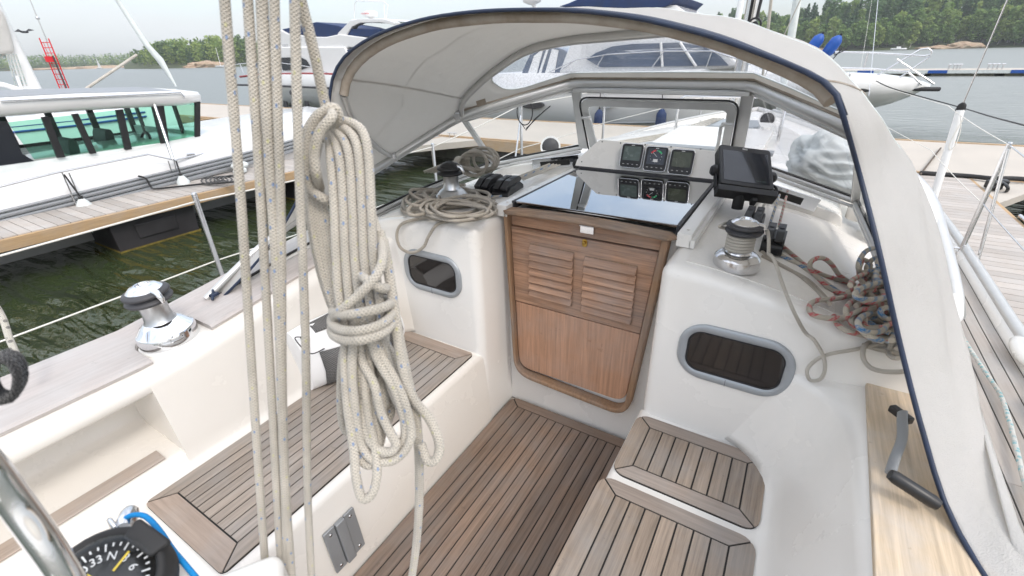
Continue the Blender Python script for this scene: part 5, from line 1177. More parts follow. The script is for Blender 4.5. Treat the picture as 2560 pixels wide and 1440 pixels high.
# ---- land strips
def land(name, us, r0f, hf, depth, mat):
    mb = MB(); rings = []
    for u in us:
        a = dirat(u); r0 = r0f(u); H = hf(u); rings.append([polar(a, r0)+V((0, 0, WZ-.4)), polar(a, r0+1)+V((0, 0, WZ+.5)), polar(a, r0+6)+V((0, 0, WZ+1.4)), polar(a, r0+depth*.35)+V((0, 0, WZ+1.4+H*.5)), polar(a, r0+depth)+V((0, 0, WZ+1.4+H)), polar(a, r0+depth*2)+V((0, 0, WZ+H*.6))])
    mb.loft(rings, False, False); o = mb.build(name, mat); tag(o, kind='structure'); return o
def rR(u): return 330+14*sin(u*.011)
def hR(u): return 12+9*max(0, min(1, (u-2000)/500))
land('wooded_shore', range(1560, 3400, 40), rR, hR, 90, M['landmat'])
def rL(u): return (330+22*sin(u*.02)) if u > 300 else 620
land('far_shore', range(-1400, 311, 45), lambda u: 620+30*sin(u*.01), lambda u: 4, 60, M['landmat'])
land('island', range(300, 1300, 40), lambda u: 340+14*sin(u*.02)+max(0, (380-u))*.9, lambda u: 3, 40, M['landmat'])
# ---- trees
LEAFS = [((.055, .105, .022), .2), ((.085, .14, .03), .2), ((.028, .060, .022), .2), ((.13, .15, .045), .2)]
def leafmat(name, col):
    g = G(name); geo = g.n('NewGeometry'); f = g.noise(g.coord(), .5, 3, .6); oi = g.n('ObjectInfo')
    c = g.mix(geo.outputs['Random Per Island'], tuple(x*.65 for x in col), tuple(x*1.35 for x in col)); c = g.mix(g.m('MULTIPLY', oi.outputs['Random'], .5), c, (col[0]*1.6, col[1]*1.35, col[2]*1.2))
    g.set(Base_Color=c, Roughness=.8); tr = g.n('BsdfTranslucent'); g.l(c, tr.inputs[0]); ms = g.n('MixShader'); ms.inputs[0].default_value = .3
    g.l(g.b.outputs[0], ms.inputs[1]); g.l(tr.outputs[0], ms.inputs[2]); g.l(ms.outputs[0], g.out.inputs[0]); return g.mat
M['bark'] = simple('bark', (.10, .075, .055), .95, 0, .3, 2); M['birchbark'] = simple('birch_bark', (.42, .40, .36), .9, 0, .3, 3)
M['birch'] = leafmat('birch_leaf', (.22, .31, .09)); M['pine'] = leafmat('pine_needle', (.10, .18, .07)); M['spruce'] = leafmat('spruce_needle', (.07, .135, .06)); M['alder'] = leafmat('alder_leaf', (.17, .27, .08))
def crown_mesh(kind, rnd, H, n):
    mb = MB()
    def leaf(p, s):
        a = V((rnd.gauss(0, 1), rnd.gauss(0, 1), rnd.gauss(0, 1))).normalized(); b = a.orthogonal().normalized(); c = a.cross(b); s2 = s*rnd.uniform(.5, 1)
        mb.add([p-b*s-c*s2*.5, p+b*s*.3-c*s2, p+b*s+c*s2*.4, p-b*s*.2+c*s2], [(0, 1, 2, 3)])
    if kind == 'spruce':
        for k in range(n):
            t = rnd.random()**.75; z = H*(.10+.90*(1-t)) ; R_ = H*.19*(t**.85)*(1+.25*sin(z*5)); a = rnd.uniform(0, 2*pi); r = R_*sqrt(rnd.random()); leaf(V((r*cos(a), r*sin(a), z-r*.25)), rnd.uniform(.22, .5))
    else:
        nb = 11 if kind == 'pine' else 15; cl = []
        for k in range(nb):
            t = (k+.5)/nb; z = H*((.30 if kind == 'pine' else .10)+(.70 if kind == 'pine' else .88)*t); w = H*(.17 if kind == 'pine' else .21)*sqrt(max(.05, 1-(2*t-.9)**2 if t > .45 else 1-(.9-2*t)**2*.6))
            a = k*2.4+rnd.uniform(-.5, .5); d = w*rnd.uniform(.2, .75); cl.append((V((d*cos(a), d*sin(a), z)), H*rnd.uniform(.075, .125)))
        for k in range(n):
            c, r = rnd.choice(cl); q = V((rnd.gauss(0, 1), rnd.gauss(0, 1), rnd.gauss(0, .8))).normalized()*r*rnd.uniform(.55, 1.1); leaf(c+q, rnd.uniform(.2, .48))
    return mb
def make_tree(kind, H, seed, n=900):
    rnd = random.Random(seed); cat = {'birch': 'birch', 'pine': 'pine', 'spruce': 'spruce', 'alder': 'leafy tree'}[kind]
    t = empty(kind+'_tree', (0, 0, 0)); tag(t, None, cat)
    mb = MB(); P = [V((0, 0, -.6))]+[V((.12*sin(k*1.3+seed), .12*cos(k*1.7+seed), H*.92*k/6)) for k in range(1, 7)]
    mb.tube(P, [H*.016, H*.015, H*.013, H*.011, H*.008, H*.005, .02], 6)
    for k in range(9):
        z = H*(.3+.06*k); a = k*2.4; L = H*.15; mb.tube([V((0, 0, z)), V((L*.5*cos(a), L*.5*sin(a), z+L*.3)), V((L*cos(a), L*sin(a), z+L*.5))], [.06, .04, .02], 4)
    b = mb.build('trunk', M['birchbark' if kind == 'birch' else 'bark']); b.parent = t
    c = crown_mesh(kind, rnd, H, n).build('crown', M[kind]); c.parent = t; return t
TREES = [make_tree('birch', 11, 1), make_tree('birch', 9.5, 2), make_tree('alder', 9, 3), make_tree('pine', 13, 4), make_tree('pine', 12, 5), make_tree('spruce', 13, 6, 1100), make_tree('alder', 10.5, 8), make_tree('spruce', 11.5, 9, 1100)]
LAB = {'birch': 'pale green birch in the wood on the right shore', 'alder': 'mid green leafy tree in the wood on the right shore', 'pine': 'dark green pine in the wood on the right shore', 'spruce': 'narrow dark spruce in the wood on the right shore'}
rnd = random.Random(11); used = set(); cnt = 0
for row in range(7):
    u = 1600+rnd.uniform(0, 20)
    while u < 2680:
        a = dirat(u); r0 = rR(u); dr = ((1.5+row*7) if row < 2 else (row-1)*16)+rnd.uniform(-1 if row == 0 else -4, 3); H = hR(u); f = dr/90
        z = WZ+1.2+(H*.5*min(1, dr/31) if dr < 31 else H*.5+H*.5*(dr-31)/59)
        ti = rnd.choice([0, 1, 2, 2, 6] if row < 2 else [3, 4, 5, 0, 6, 7, 2]); src = TREES[ti]
        if row == 0 and (rnd.random() < .08 or 2360 < u < 2440): u += 26; continue
        t = src if ti not in used else copy_tree(src); used.add(ti); s_ = rnd.uniform(.68, 1.0)*(.72 if row == 0 else .95)*(.95 if u < 1900 else .95 if u < 2150 else 1.0)
        t.location = polar(a, r0+dr)+V((0, 0, z)); t.rotation_euler = (0, 0, rnd.uniform(0, 6)); s_ *= 1.55; t.scale = (s_*1.2, s_*1.2, s_); k = t.name.split('_')[0]
        place = ('beside the mast' if u < 1900 else 'behind the two blue fenders' if u < 2100 else 'near the grey-roofed cottage' if u < 2290 else 'above the pinkish rock outcrop' if u < 2450 else 'at the right edge of the view')
        hgt = ('at the water\'s edge', 'just above the shore', 'low on the slope', 'halfway up the slope', 'high on the slope', 'near the top', 'on the skyline')[row]
        LB = {'birch': 'pale green birch', 'alder': 'mid green leafy tree', 'pine': 'dark green pine', 'spruce': 'narrow dark spruce'}[k]+' '+hgt+' '+place
        tag(t, LB, {'birch': 'birch', 'pine': 'pine', 'spruce': 'spruce', 'alder': 'leafy tree'}[k], {'birch': 'birches on the right shore', 'alder': 'leafy trees on the right shore', 'pine': 'pines on the right shore', 'spruce': 'spruces on the right shore'}[k]); cnt += 1
        u += rnd.uniform(20, 36)*(.8 if row < 2 else 1.1)
# far-off woods on the left: one mass each
def wood(name, us, r0f, Hf, rows, step, seed, n=130):
    rnd = random.Random(seed); mb = MB(); protos = []
    for kind in ('birch', 'pine', 'spruce', 'alder'):
        protos.append((kind, crown_mesh(kind, rnd, 10, n)))
    ki = {'birch': 0, 'pine': 1, 'spruce': 2, 'alder': 3}
    for row in range(rows):
        u = us[0]
        while u < us[1]:
            kind, pr = rnd.choice(protos); a = dirat(u); c = polar(a, r0f(u)+5+row*9)+V((0, 0, WZ+1.0+row*.4)); s_ = Hf(u)/10*rnd.uniform(.72, 1.12); an = rnd.uniform(0, 6); ca, sa = cos(an), sin(an)
            sx = s_*1.35
            o = len(mb.v); mb.v += [(c.x+(x*ca-y*sa)*sx, c.y+(x*sa+y*ca)*sx, c.z+z*s_) for x, y, z in pr.v]; mb.f += [[q+o for q in f] for f in pr.f]; mb.m += [ki[kind]]*len(pr.f); mb.sm += [False]*len(pr.f); mb.uv += [None]*len(pr.f)
            u += step*rnd.uniform(.7, 1.3)
    o = mb.build(name, [M['birch'], M['pine'], M['spruce'], M['alder']]); tag(o, kind='stuff'); return o
o = wood('distant_forest', (-900, 340), lambda u: 625+30*sin(u*.01), lambda u: 10.5 if u > 60 else 9.5, 4, 8, 21, 70); tag(o, 'hazy low forest along the far shore behind the red ladder', 'forest')
o = wood('island_forest', (330, 1250), lambda u: 345+14*sin(u*.02)+max(0, (380-u))*.9, lambda u: (7+5.5*min(1, max(0, (u-320)/90))) if u < 520 else 13.5, 4, 12, 22, 230); tag(o, 'taller dark green wood beyond the water left of the ropes', 'forest')
def rock(u, v, r, s, lab):
    bm = bmesh.new(); bmesh.ops.create_icosphere(bm, subdivisions=4, radius=1); 
    for q in bm.verts:
        p = q.co; f = 1+.35*NZ.noise(p*1.6+V((u, 0, 0)))+.15*NZ.noise(p*4); q.co = V((p.x*s[0]*f, p.y*s[1]*f, p.z*s[2]*f))
    me = bpy.data.meshes.new('shore_rock'); bm.to_mesh(me); bm.free(); me.materials.append(M['rock']); o = bpy.data.objects.new('shore_rock', me); COL.objects.link(o)
    a = dirat(u); o.location = polar(a, r)+V((0, 0, WZ)); o.rotation_euler = (0, 0, -a); tag(o, lab, 'rock')
rock(2400, 0, 326, (7.5, 4, 2.7), 'large pinkish rock outcrop at the foot of the right wood')
rock(2335, 0, 326, (7, 4, 1.5), 'low rock shelf left of the large outcrop on the right shore')
rock(2040, 0, 324, (20, 5, 1.7), 'long low orange rock at the left end of the right shore')
rock(510, 0, 330, (10, 5, 3.2), 'rounded orange rock below the taller left wood')
rock(238, 0, 612, (30, 8, 2.4), 'reddish rock on the far left shore')
rock(150, 0, 618, (40, 8, 1.6), 'low sandy rock bank on the far left shore near the red ladder')
# cottage in the trees, small moored boats
a = dirat(2205); p = polar(a, 345)+V((0, 0, WZ+5.0)); R = Matrix.Rotation(-a+.25, 3, 'Z')
ct = empty('cottage', tuple(p)); tag(ct, 'small dark cottage with grey roof among the trees on the right shore', 'cottage')
mb = MB(); mb.box(p+V((0, 0, 1.2)), (7.5, 5, 2.6), R); kid(mb.build('wall', M['dark']), ct)
mb = MB(); mb.prism([(-4.3, 2.4), (4.3, 2.4), (0, 4.2)][0:3], lambda s, q, t: p+R @ V((t, s*.75, q)), -4.4, 4.4); kid(mb.build('roof', M['plate']), ct)
mb = MB(); mb.box(p+R @ V((-1.5, -2.55, 1.2)), (1.4, .1, 1.1), R); kid(mb.build('window', M['screen']), ct)
a = dirat(2240); p = polar(a, 312); mb = MB(); mb.loft([[p+Matrix.Rotation(-a, 3, 'Z') @ V((x, y*w, z)) for y, z in ((-1, WZ+.9), (-.6, WZ), (.6, WZ), (1, WZ+.9))] for x, w in ((-3, .9), (0, 1), (2.2, .7), (3.2, .1))]); mb.box(p+V((0, 0, WZ+1.2)), (1.6, 1.2, .8)); tag(mb.build('small_motorboat', M['white']), 'tiny white motorboat moored below the cottage', 'boat')
for (u, r, H, lab) in ((545, 300, 9, 'small distant sailing boat moored off the left wood'), (238, 560, 8, 'tiny distant white sail near the far left shore')):
    a = dirat(u); p = polar(a, r); s = empty('distant_sailboat', tuple(p+V((0, 0, WZ)))); tag(s, lab, 'sailing boat')
    mb = MB(); mb.loft([[p+V((x, y*w, z)) for y, z in ((-1, WZ+.9), (-.5, WZ), (.5, WZ), (1, WZ+.9))] for x, w in ((-4, .8), (0, 1), (2.5, .7), (4, .1))]); kid(mb.build('hull', M['white']), s)
    mb = MB(); mb.tube([p+V((0, 0, WZ+.5)), p+V((0, 0, WZ+H))], .12, 6); kid(mb.build('mast', M['white']), s)
    if u == 238: mb = MB(); mb.prism([(-2.6, 1.4), (2.8, 1.4), (0, 8)], lambda q, z, t: p+V((q, t, WZ+z)), -.05, .05); kid(mb.build('sail', M['white']), s)
# ---- pontoons
pt = empty('main_pontoon', (0, 10, 0)); tag(pt, 'broad pale floating walkway crossing beyond our bow', 'pontoon')
mb = MB(); mb.box((-14, 10.25, -.075), (60, 3.05, .15)); kid(mb.build('deck', M['slab']), pt)
mb = MB()
for y in (8.705, 11.79): mb.box((-14, y, .004), (60, .06, .03))
kid(mb.build('edge_board', M['woodx']), pt)
mb = MB(); mb.box((-14, 8.66, -.12), (60, .05, .22)); mb.box((-14, 11.85, -.12), (60, .05, .22)); kid(mb.build('fascia', M['woodx']), pt)
mb = MB(); 
for k in range(14): mb.box((-42+4.3*k, 10.2, -.42), (3.2, 2.7, .45))
kid(mb.build('float', M['concrete']), pt)
def cleat(p, lab, rz=0.0):
    p = V(p); R = Matrix.Rotation(rz, 3, 'Z'); mb = MB()
    for s_ in (-.07, .07): mb.tube([p+R @ V((s_, 0, 0)), p+R @ V((s_, 0, .09))], .012, 6)
    mb.tube([p+R @ V((-.14, 0, .09)), p+R @ V((.14, 0, .09))], .011, 6); o = mb.build('mooring_cleat', M['steel']); tag(o, lab, 'cleat'); return o
cleat(onz(1120, 345, 0)+V((.0, .15, 0)), 'steel cleat on the walkway seen through the left windscreen pane', .0)
cleat(onz(480, 300, 0), 'dark cleat on the walkway right of the motorboat roof'); cleat(onz(560, 415, .02)+V((-.1, 0, 0)), 'steel cleat on the wooden finger beside the black rope', 1.4)
def finger(name, x0, x1, y0, y1, lab, fl, zt=0.0, side=1):
    f = empty(name, ((x0+x1)/2, (y0+y1)/2, 0)); tag(f, lab, 'pontoon')
    mb = MB(); y = y0; w = .118
    while y < y1: mb.box(((x0+x1)/2, y+w/2, zt-.014), (x1-x0, w-.007, .028)); y += w
    kid(mb.build('planking', M['plank']), f)
    mb = MB()
    for x in (x0-.025, x1+.025): mb.box((x, (y0+y1)/2, zt-.075), (.05, y1-y0, .13))
    mb.box(((x0+x1)/2, (y0+y1)/2, zt-.05), (x1-x0, y1-y0, .03)); kid(mb.build('side_beam', M['wood'], bevel=.006, seg=2), f)
    for (a, b) in fl:
        mb = MB(); mb.box(((x0+x1)/2, (a+b)/2, -.36), (x1-x0-.16, b-a, .45), taper=1.03); mb.box((x1-.07, (a+b)/2, -.33), (.03, (b-a)*.5, .2)); kid(mb.build('float', M['float'], bevel=.03), f)
        mb = MB(); mb.box(((x0+x1)/2, (a+b)/2, -.548), (x1-x0-.13, b-a+.02, .035)); kid(mb.build('algae_band', M['algae']), f)
    return f
lf = finger('finger_pontoon', -8.15, -7.22, -3.5, 8.62, 'planked wooden finger between us and the left motorboat', [(-2.4, -1.2), (2.05, 3.05), (4.75, 5.9)])
mb = MB(); mb.prism([(-7.19, 7.0), (-7.19, 8.62), (-6.1, 8.62)], lambda p, q, t: (p, q, t), -.14, -.012); kid(mb.build('corner_gusset', M['slab']), lf)
rf = finger('finger_pontoon', 1.32, 2.10, -3.5, 8.62, 'planked finger along our starboard side', [(-2, -.8), (2.0, 3.0), (6.0, 7.0)])
mb = MB(); mb.prism([(2.13, 7.3), (2.13, 8.62), (2.9, 8.62)], lambda p, q, t: (p, q, t), -.10, -.012); kid(mb.build('corner_gusset', M['slab']), rf)
mb = MB(); mb.tube([(2.16, 6.7, .02), (2.2, 4.6, -.02)], .02, 6); kid(mb.build('steel_edge', M['steel']), rf)
# hoses and cables along the walkway edge
for (P, r, mt, lab, nm) in (([onz(2300, 432, .03), onz(2420, 440, .03), onz(2480, 446, .04), onz(2530, 446, .05), onz(2620, 452, .04)], .03, 'rubber', 'dark hose lying along the front edge of the walkway at right', 'water_hose'),
                            ([onz(2478, 472, .03), onz(2500, 455, .08), onz(2520, 470, .06), onz(2508, 490, -.1), onz(2500, 520, -.3), onz(2506, 545, -.5)], .018, 'black', 'black cable dropping from the walkway into the dark water', 'shore_cable')):
    mb = MB(); mb.tube(cr_spline(P, 6), r, 8); tag(mb.build(nm, M[mt]), lab, 'hose')
mb = MB(); p = onz(2485, 462, .05); mb.box(p, (.12, .16, .10), Matrix.Rotation(.4, 3, 'Z')); mb.box(p+V((.1, .1, .02)), (.10, .12, .07)); tag(mb.build('cable_connector', M['black'], bevel=.02), 'black cable plug on the walkway edge', 'plug')
mb = MB(); mb.tube([onz(2300, 437, .03), onz(2352, 370, .03)], .012, 6); tag(mb.build('boat_hook', M['bark']), 'thin brown pole lying across the walkway behind the shroud', 'boat hook')
for k in range(3):
    mb = MB(); P = [onz(500+k*6, 300+9*k, .02), onz(540, 296+9*k, .02), onz(600, 306+8*k, .02), onz(700, 300+8*k, .02)]; mb.tube(cr_spline(P, 5), .02, 6); tag(mb.build('dock_hose', M['bark' if k == 1 else 'wood']), ('brown hose lying furthest across the left walkway', 'dark brown hose between two tan ones on the left walkway', 'tan hose lying nearest on the left walkway')[k], 'hose')
# far pontoon with blue bands
fp = empty('far_pontoon', (25, 50, WZ)); tag(fp, 'long low pontoon with blue bands out on the water at right', 'pontoon')
z_ = WZ+.42; yf_ = 50
mb = MB(); mb.box((40, yf_+1.5, z_-.05), (84, 3, .12)); kid(mb.build('deck', M['slab']), fp)
mb = MB(); mb.box((40, yf_-.03, z_-.12), (84, .08, .22)); kid(mb.build('fascia', M['cloth']), fp)
for (ua, ub) in ((2143, 2184), (2320, 2368), (2527, 2600), (2740, 2800)):
    a = ony(ua, 180, yf_-.1); b = ony(ub, 180, yf_-.1); mb = MB(); mb.box(((a.x+b.x)/2, yf_-.08, z_-.11), (b.x-a.x, .04, .21)); kid(mb.build('blue_band', M['bluepaint']), fp)
mb = MB()
for k in range(20): mb.box((1+4.2*k, yf_+1.5, z_-.30), (3.6, 2.8, .3))
kid(mb.build('float', M['concrete']), fp)
for u in (2372, 2384, 2392, 2400, 2470, 2482, 2493, 2506):
    p = ony(u, 170, yf_+1); mb = MB(); q = V((p.x, yf_+1, z_)); mb.tube([q, q+V((0, 0, .35))], .05, 6); mb.tube([q+V((-.1, 0, .35)), q+V((.1, 0, .35))], .05, 6); kid(mb.build('bollard', M['steel']), fp)

# ================================================================ NEIGHBOURING BOATS
# --- motorboat on the left
mbt = empty('motorboat', (-9.5, 2.5, WZ)); tag(mbt, 'white cabin motorboat with green tinted windows beyond the left finger', 'motorboat')
def xs(y): return -8.12 if y < 4.2 else -8.12-.075*(y-4.2)**2   # near side
def zr_(y): return -.175+.050*y if y > -1 else -.225
yy = [-3.5+.6*i for i in range(19)]
def far(y): return -11.2+ (0 if y < 4.2 else .075*(y-4.2)**2)
mb = MB(); rg = []
for y in yy:
    a, b = xs(y), far(y)
    if a-b < .1: a = b+.1
    k = min(1, (a-b)/1.6); zz = zr_(y)
    rg.append([(a-.25, y, WZ-.3), (a-.06, y, zz-.25), (a, y, zz), (a-.01, y, zz+.26), (a-.05*k, y, zz+.34), (a-.24*k, y, zz+.50-.06*(y > 4.4)), (a-.42*k, y, zz+.56-.10*(y > 4.4)), ((a+b)/2, y, zz+.58-.10*(y > 4.4)), (b+.42*k, y, zz+.50), (b+.06*k, y, zz+.27), (b, y, zz), (b+.25*k, y, WZ-.3)])
mb.loft(rg); kid(mb.build('hull', M['whiteboat'], merge=True), mbt)
mb = MB(); 
for off, h, d in ((.0, .07, .05), (.078, .05, .038), (.136, .05, .034), (.194, .03, .026)): mb.loft([[(xs(y)-.02, y, zr_(y)+off), (xs(y)+d, y, zr_(y)+off+.006), (xs(y)+d+.004, y, zr_(y)+off+h*.5), (xs(y)+d, y, zr_(y)+off+h-.006), (xs(y)-.02, y, zr_(y)+off+h)] for y in yy[:-2]], smooth=False)
kid(mb.build('rub_rail', M['plate']), mbt)
XW = -8.55
def W_(u, v, x=XW): return onx(u, v, x)
wb0, wb1 = W_(-120, 430), W_(496, 345); wt0, wt1 = W_(-120, 318), W_(496, 250)
# glass side, far side, ends
wl = [W_(15, 305), W_(88, 402)]
mb = MB(); mb.prism([(0, 0), (1, 0), (1, 1), (0, 1)], lambda p, q, t: (W_(18, 306) if (p, q) == (0, 1) else W_(85, 398) if (p, q) == (0, 0) else W_(496, 252) if (p, q) == (1, 1) else W_(496, 345))+V((t, 0, 0)), 0, .012); kid(mb.build('side_window', M['green']), mbt)
for (ua, ub, uc, ud, w) in ((100, 118, 160, 140, 0), (176, 192, 238, 222, 0), (286, 304, 326, 309, 0), (376, 406, 420, 400, 0), (484, 497, 497, 484, 0)):
    va = 300-(ua)*.095+2; vb = 400-(uc)*.125
    mb = MB(); A, B, C_, D_ = W_(ua, va), W_(ub, va-2), W_(uc, vb+12), W_(ud, vb+14); mb.add([p+V((s_, 0, 0)) for s_ in (.015, .05) for p in (A, B, C_, D_)], [(0, 1, 2, 3), (7, 6, 5, 4), (0, 4, 5, 1), (1, 5, 6, 2), (2, 6, 7, 3), (3, 7, 4, 0)]); kid(mb.build('window_pillar', M['black']), mbt)
mb = MB(); P = [W_(-120, 300), W_(14, 303), W_(30, 330), W_(55, 385), W_(84, 402), W_(-120, 430)]; n = len(P); mb.add([p+V((s_, 0, 0)) for s_ in (.0, .02) for p in P], [tuple(range(n))[::-1], tuple(range(n, 2*n))]+[(i, (i+1) % n, n+(i+1) % n, n+i) for i in range(n)]); kid(mb.build('dark_side_panel', M['screen']), mbt)
# cabin inside, far windows
y0_, y1_ = wb0.y, wb1.y
mb = MB(); mb.box((-9.7, (y0_+y1_)/2, wb1.z-.25), (2.2, y1_-y0_, .05)); mb.box((-10.8, (y0_+y1_)/2, wb1.z-.19), (.05, y1_-y0_, .32)); mb.box((-9.7, y1_+.02, wb1.z-.05), (2.2, .05, .3)); mb.box((XW, (y0_+y1_)/2-.2, (wb1.z-.12)), (.03, y1_-y0_+.4, .26)); kid(mb.build('cabin_side', M['cloth']), mbt)
mb = MB()
for k in range(6): y = y0_+(y1_-y0_)*k/5; mb.box((-10.8, y, (wb1.z+wt1.z)/2), (.04, .09, wt1.z-wb1.z+.2))
for x in (-9.0, -9.7, -10.4): mb.box((x, y1_, (wb1.z+wt1.z)/2), (.07, .04, wt1.z-wb1.z+.1))
mb.box((-10.8, (y0_+y1_)/2, wb1.z-.03), (.05, y1_-y0_, .05)); kid(mb.build('far_pillar', M['black']), mbt)
for (y, x) in ((wb0.y+1.3, -9.2), (wb0.y+2.0, -9.9)):
    mb = MB(); mb.prism(rrect(.42, .40, .14, 5), lambda p, q, t: (x+t, y+p*.3+q*.15, wb1.z-.02+q), -.25, .25); kid(mb.build('helm_seat', M['dark'], bevel=.05), mbt)
p = W_(365, 355, -9.2); mb = MB(); mb.tube([p+V((.16*cos(2*pi*k/16), .05*sin(2*pi*k/16), .15*sin(2*pi*k/16))) for k in range(16)], .02, 6, True); mb.tube([p-V((.14, 0, 0)), p+V((.14, 0, 0))], .015, 6); mb.tube([p, p-V((0, -.1, .14))], .03, 6); kid(mb.build('steering_wheel', M['black']), mbt)
mb = MB(); mb.box(W_(440, 340, -9.6)+V((0, 0, -.02)), (1.2, .3, .18)); kid(mb.build('dashboard', M['dark'], bevel=.04), mbt)
# roof
ra = W_(-160, 255, -8.35); rb_ = W_(455, 228, -8.35); re = W_(523, 240, -8.35)
mb = MB(); rr = []
for (y, zt, k) in ((ra.y-1.5, ra.z-.02, 0), (ra.y, ra.z, 0), ((ra.y+rb_.y)/2, (ra.z+rb_.z)/2+.02, 0), (rb_.y, rb_.z, .0), (rb_.y+.30, rb_.z-.03, .10), (re.y, re.z-.02, .30)):
    zb = zt-.16+k*.25; rr.append([(-8.52-k, y, zb-.05), (-8.38-k, y, zb), (-8.35-k, y, zt-.05), (-8.40-k, y, zt), (-9.2, y, zt+.035), (-9.7, y, zt+.04), (-10.6, y, zt+.02), (-11.0+k, y, zt-.03), (-10.95+k, y, zb), (-10.7, y, zb-.03)])
mb.loft(rr); kid(mb.build('roof', M['whiteboat'], bevel=.0), mbt)
mb = MB(); mb.loft([[(-8.48, y, zt+.012), (-9.2, y, zt+.045), (-9.7, y, zt+.05), (-10.6, y, zt+.03), (-10.6, y, zt), (-8.48, y, zt-.02)] for (y, zt) in ((ra.y-1.4, ra.z-.02), (ra.y, ra.z), ((ra.y+rb_.y)/2, (ra.z+rb_.z)/2+.02), (rb_.y-.05, rb_.z-.002))], smooth=False); kid(mb.build('grey_sunroof', M['plate']), mbt)
mb = MB(); mb.tube([W_(0, 252, -8.33), W_(452, 231, -8.33), W_(462, 243, -8.33)], .012, 6); kid(mb.build('roof_rail', M['steel']), mbt)
mb = MB(); mb.tube([W_(386, 262, -8.40), W_(432, 398, -8.06)], .022, 8); kid(mb.build('roof_strut', M['steel']), mbt)
mb = MB()
def up(u, v, x=-8.06): return onx(u, v, x)
mb.tube([up(-60, 482), up(140, 432), up(370, 386), up(432, 399), up(440, 402)], .013, 6)
for (a_, b_) in (((155, 432), (190, 512)), ((172, 432), (192, 478)), ((420, 402), (428, 428)), ((434, 400), (440, 426))): mb.tube([up(*a_), up(*b_)], .010, 6)
mb.tube([up(440, 400, -8.1), up(600, 362, -8.3), up(800, 312, -8.8)], .013, 6); mb.tube([up(520, 332, -9.5), up(640, 308, -9.6), up(760, 290, -9.6)], .02, 6); mb.tube([up(600, 375, -8.2), up(740, 330, -8.4), up(900, 290, -9)], .02, 6)
for u_ in (606, 760): mb.tube([up(u_, 368-(u_-600)*.27, -8.25), up(u_+6, 395-(u_-600)*.22, -8.2)], .012, 6)
kid(mb.build('handrail', M['steel']), mbt)
mb = MB(); mb.box(up(690, 325, -9.2), (1.2, 1.9, .16), Matrix.Rotation(.05, 3, 'Z')); kid(mb.build('sun_cushion', simple('brown_cushion', (.16, .12, .105), .8, 0, .1, 3), bevel=.04), mbt)
for u_, v_ in ((377, 440), (478, 386)): mb = MB(); mb.tube([up(u_-12, v_, -8.15)+V((0, 0, .0)), up(u_+8, v_-2, -8.15)], .018, 6); kid(mb.build('deck_cleat', M['steel']), mbt)
def fender(p, r, L, mat, lab, rope_top=None, tilt=V((0, 0, 1))):
    p = V(p); f = empty('fender', tuple(p)); tag(f, lab, 'fender'); mb = MB(); mb.lathe([(.02, -L*.62), (r*.5, -L*.55), (r*.95, -L*.36), (r, -L*.15), (r, L*.15), (r*.95, L*.36), (r*.5, L*.55), (.025, L*.62)], p, tilt, 16); kid(mb.build('body', mat), f)
    mb = MB(); mb.tube([p+V(tilt)*L*.58, p+V(tilt)*L*.70], .03, 8)
    if rope_top: mb.tube([p+V(tilt)*L*.68, V(rope_top)], .012, 6)
    kid(mb.build('fender_line', M['ropeblack']), f); return f
p = onx(210, 512, -8.0); fender(p+V((0, 0, -.16)), .10, .40, M['cloth'], 'grey white fender on the motorboat hanging by two black lines', up(160, 436))
p = onx(458, 455, -7.98); fender(p+V((0, 0, -.12)), .09, .36, M['cloth'], 'fender half hidden under the rub rail below the roof strut', up(440, 402))
mb = MB(); P = [up(345, 440, -8.05), up(365, 447, -8.02), up(378, 468, -7.98), onz(390, 472, .03), onz(430, 468, .03), onz(520, 458, .03), onz(560, 450, .03)]
mb.tube(cr_spline(P, 6), .014, 8)
for k in range(6): mb.tube(cr_spline([onz(525+14*k*.5+22*cos(a)+4*k, 452+8*sin(a)-k, .035+.012*k) for a in [2*pi*j/8 for j in range(8)]], 3, True), .012, 6, True)
tag(mb.build('black_mooring_line', M['ropeblack']), 'black mooring line from the motorboat ending in a heap on the finger', 'mooring line')
mb = MB(); p = onz(600, 428, .05); mb.box(p, (.12, .22, .07), Matrix.Rotation(.5, 3, 'Z')); mb.ball(p+V((-.15, .1, .06)), .11, 10, sc=(1, 1.4, .6)); tag(mb.build('dock_gear', M['cloth'], bevel=.02), 'small pale fender and gear lying on the finger behind the ropes', 'dock gear')

def side(name, pix, y0, y1, mat, parent, bev=0.0, dz=0.0):       # side profile seen from us, given real thickness away from us
    P = [ony(u, v, y0) for u, v in pix]; n = len(P); mb = MB(); k = (y1-y0)
    mb.add(P+[p+V((0, k, dz)) for p in P], [tuple(range(n)), tuple(range(n, 2*n))[::-1]]+[(i, n+i, n+(i+1) % n, (i+1) % n) for i in range(n)])
    return kid(mb.build(name, mat, bevel=bev, seg=3), parent)
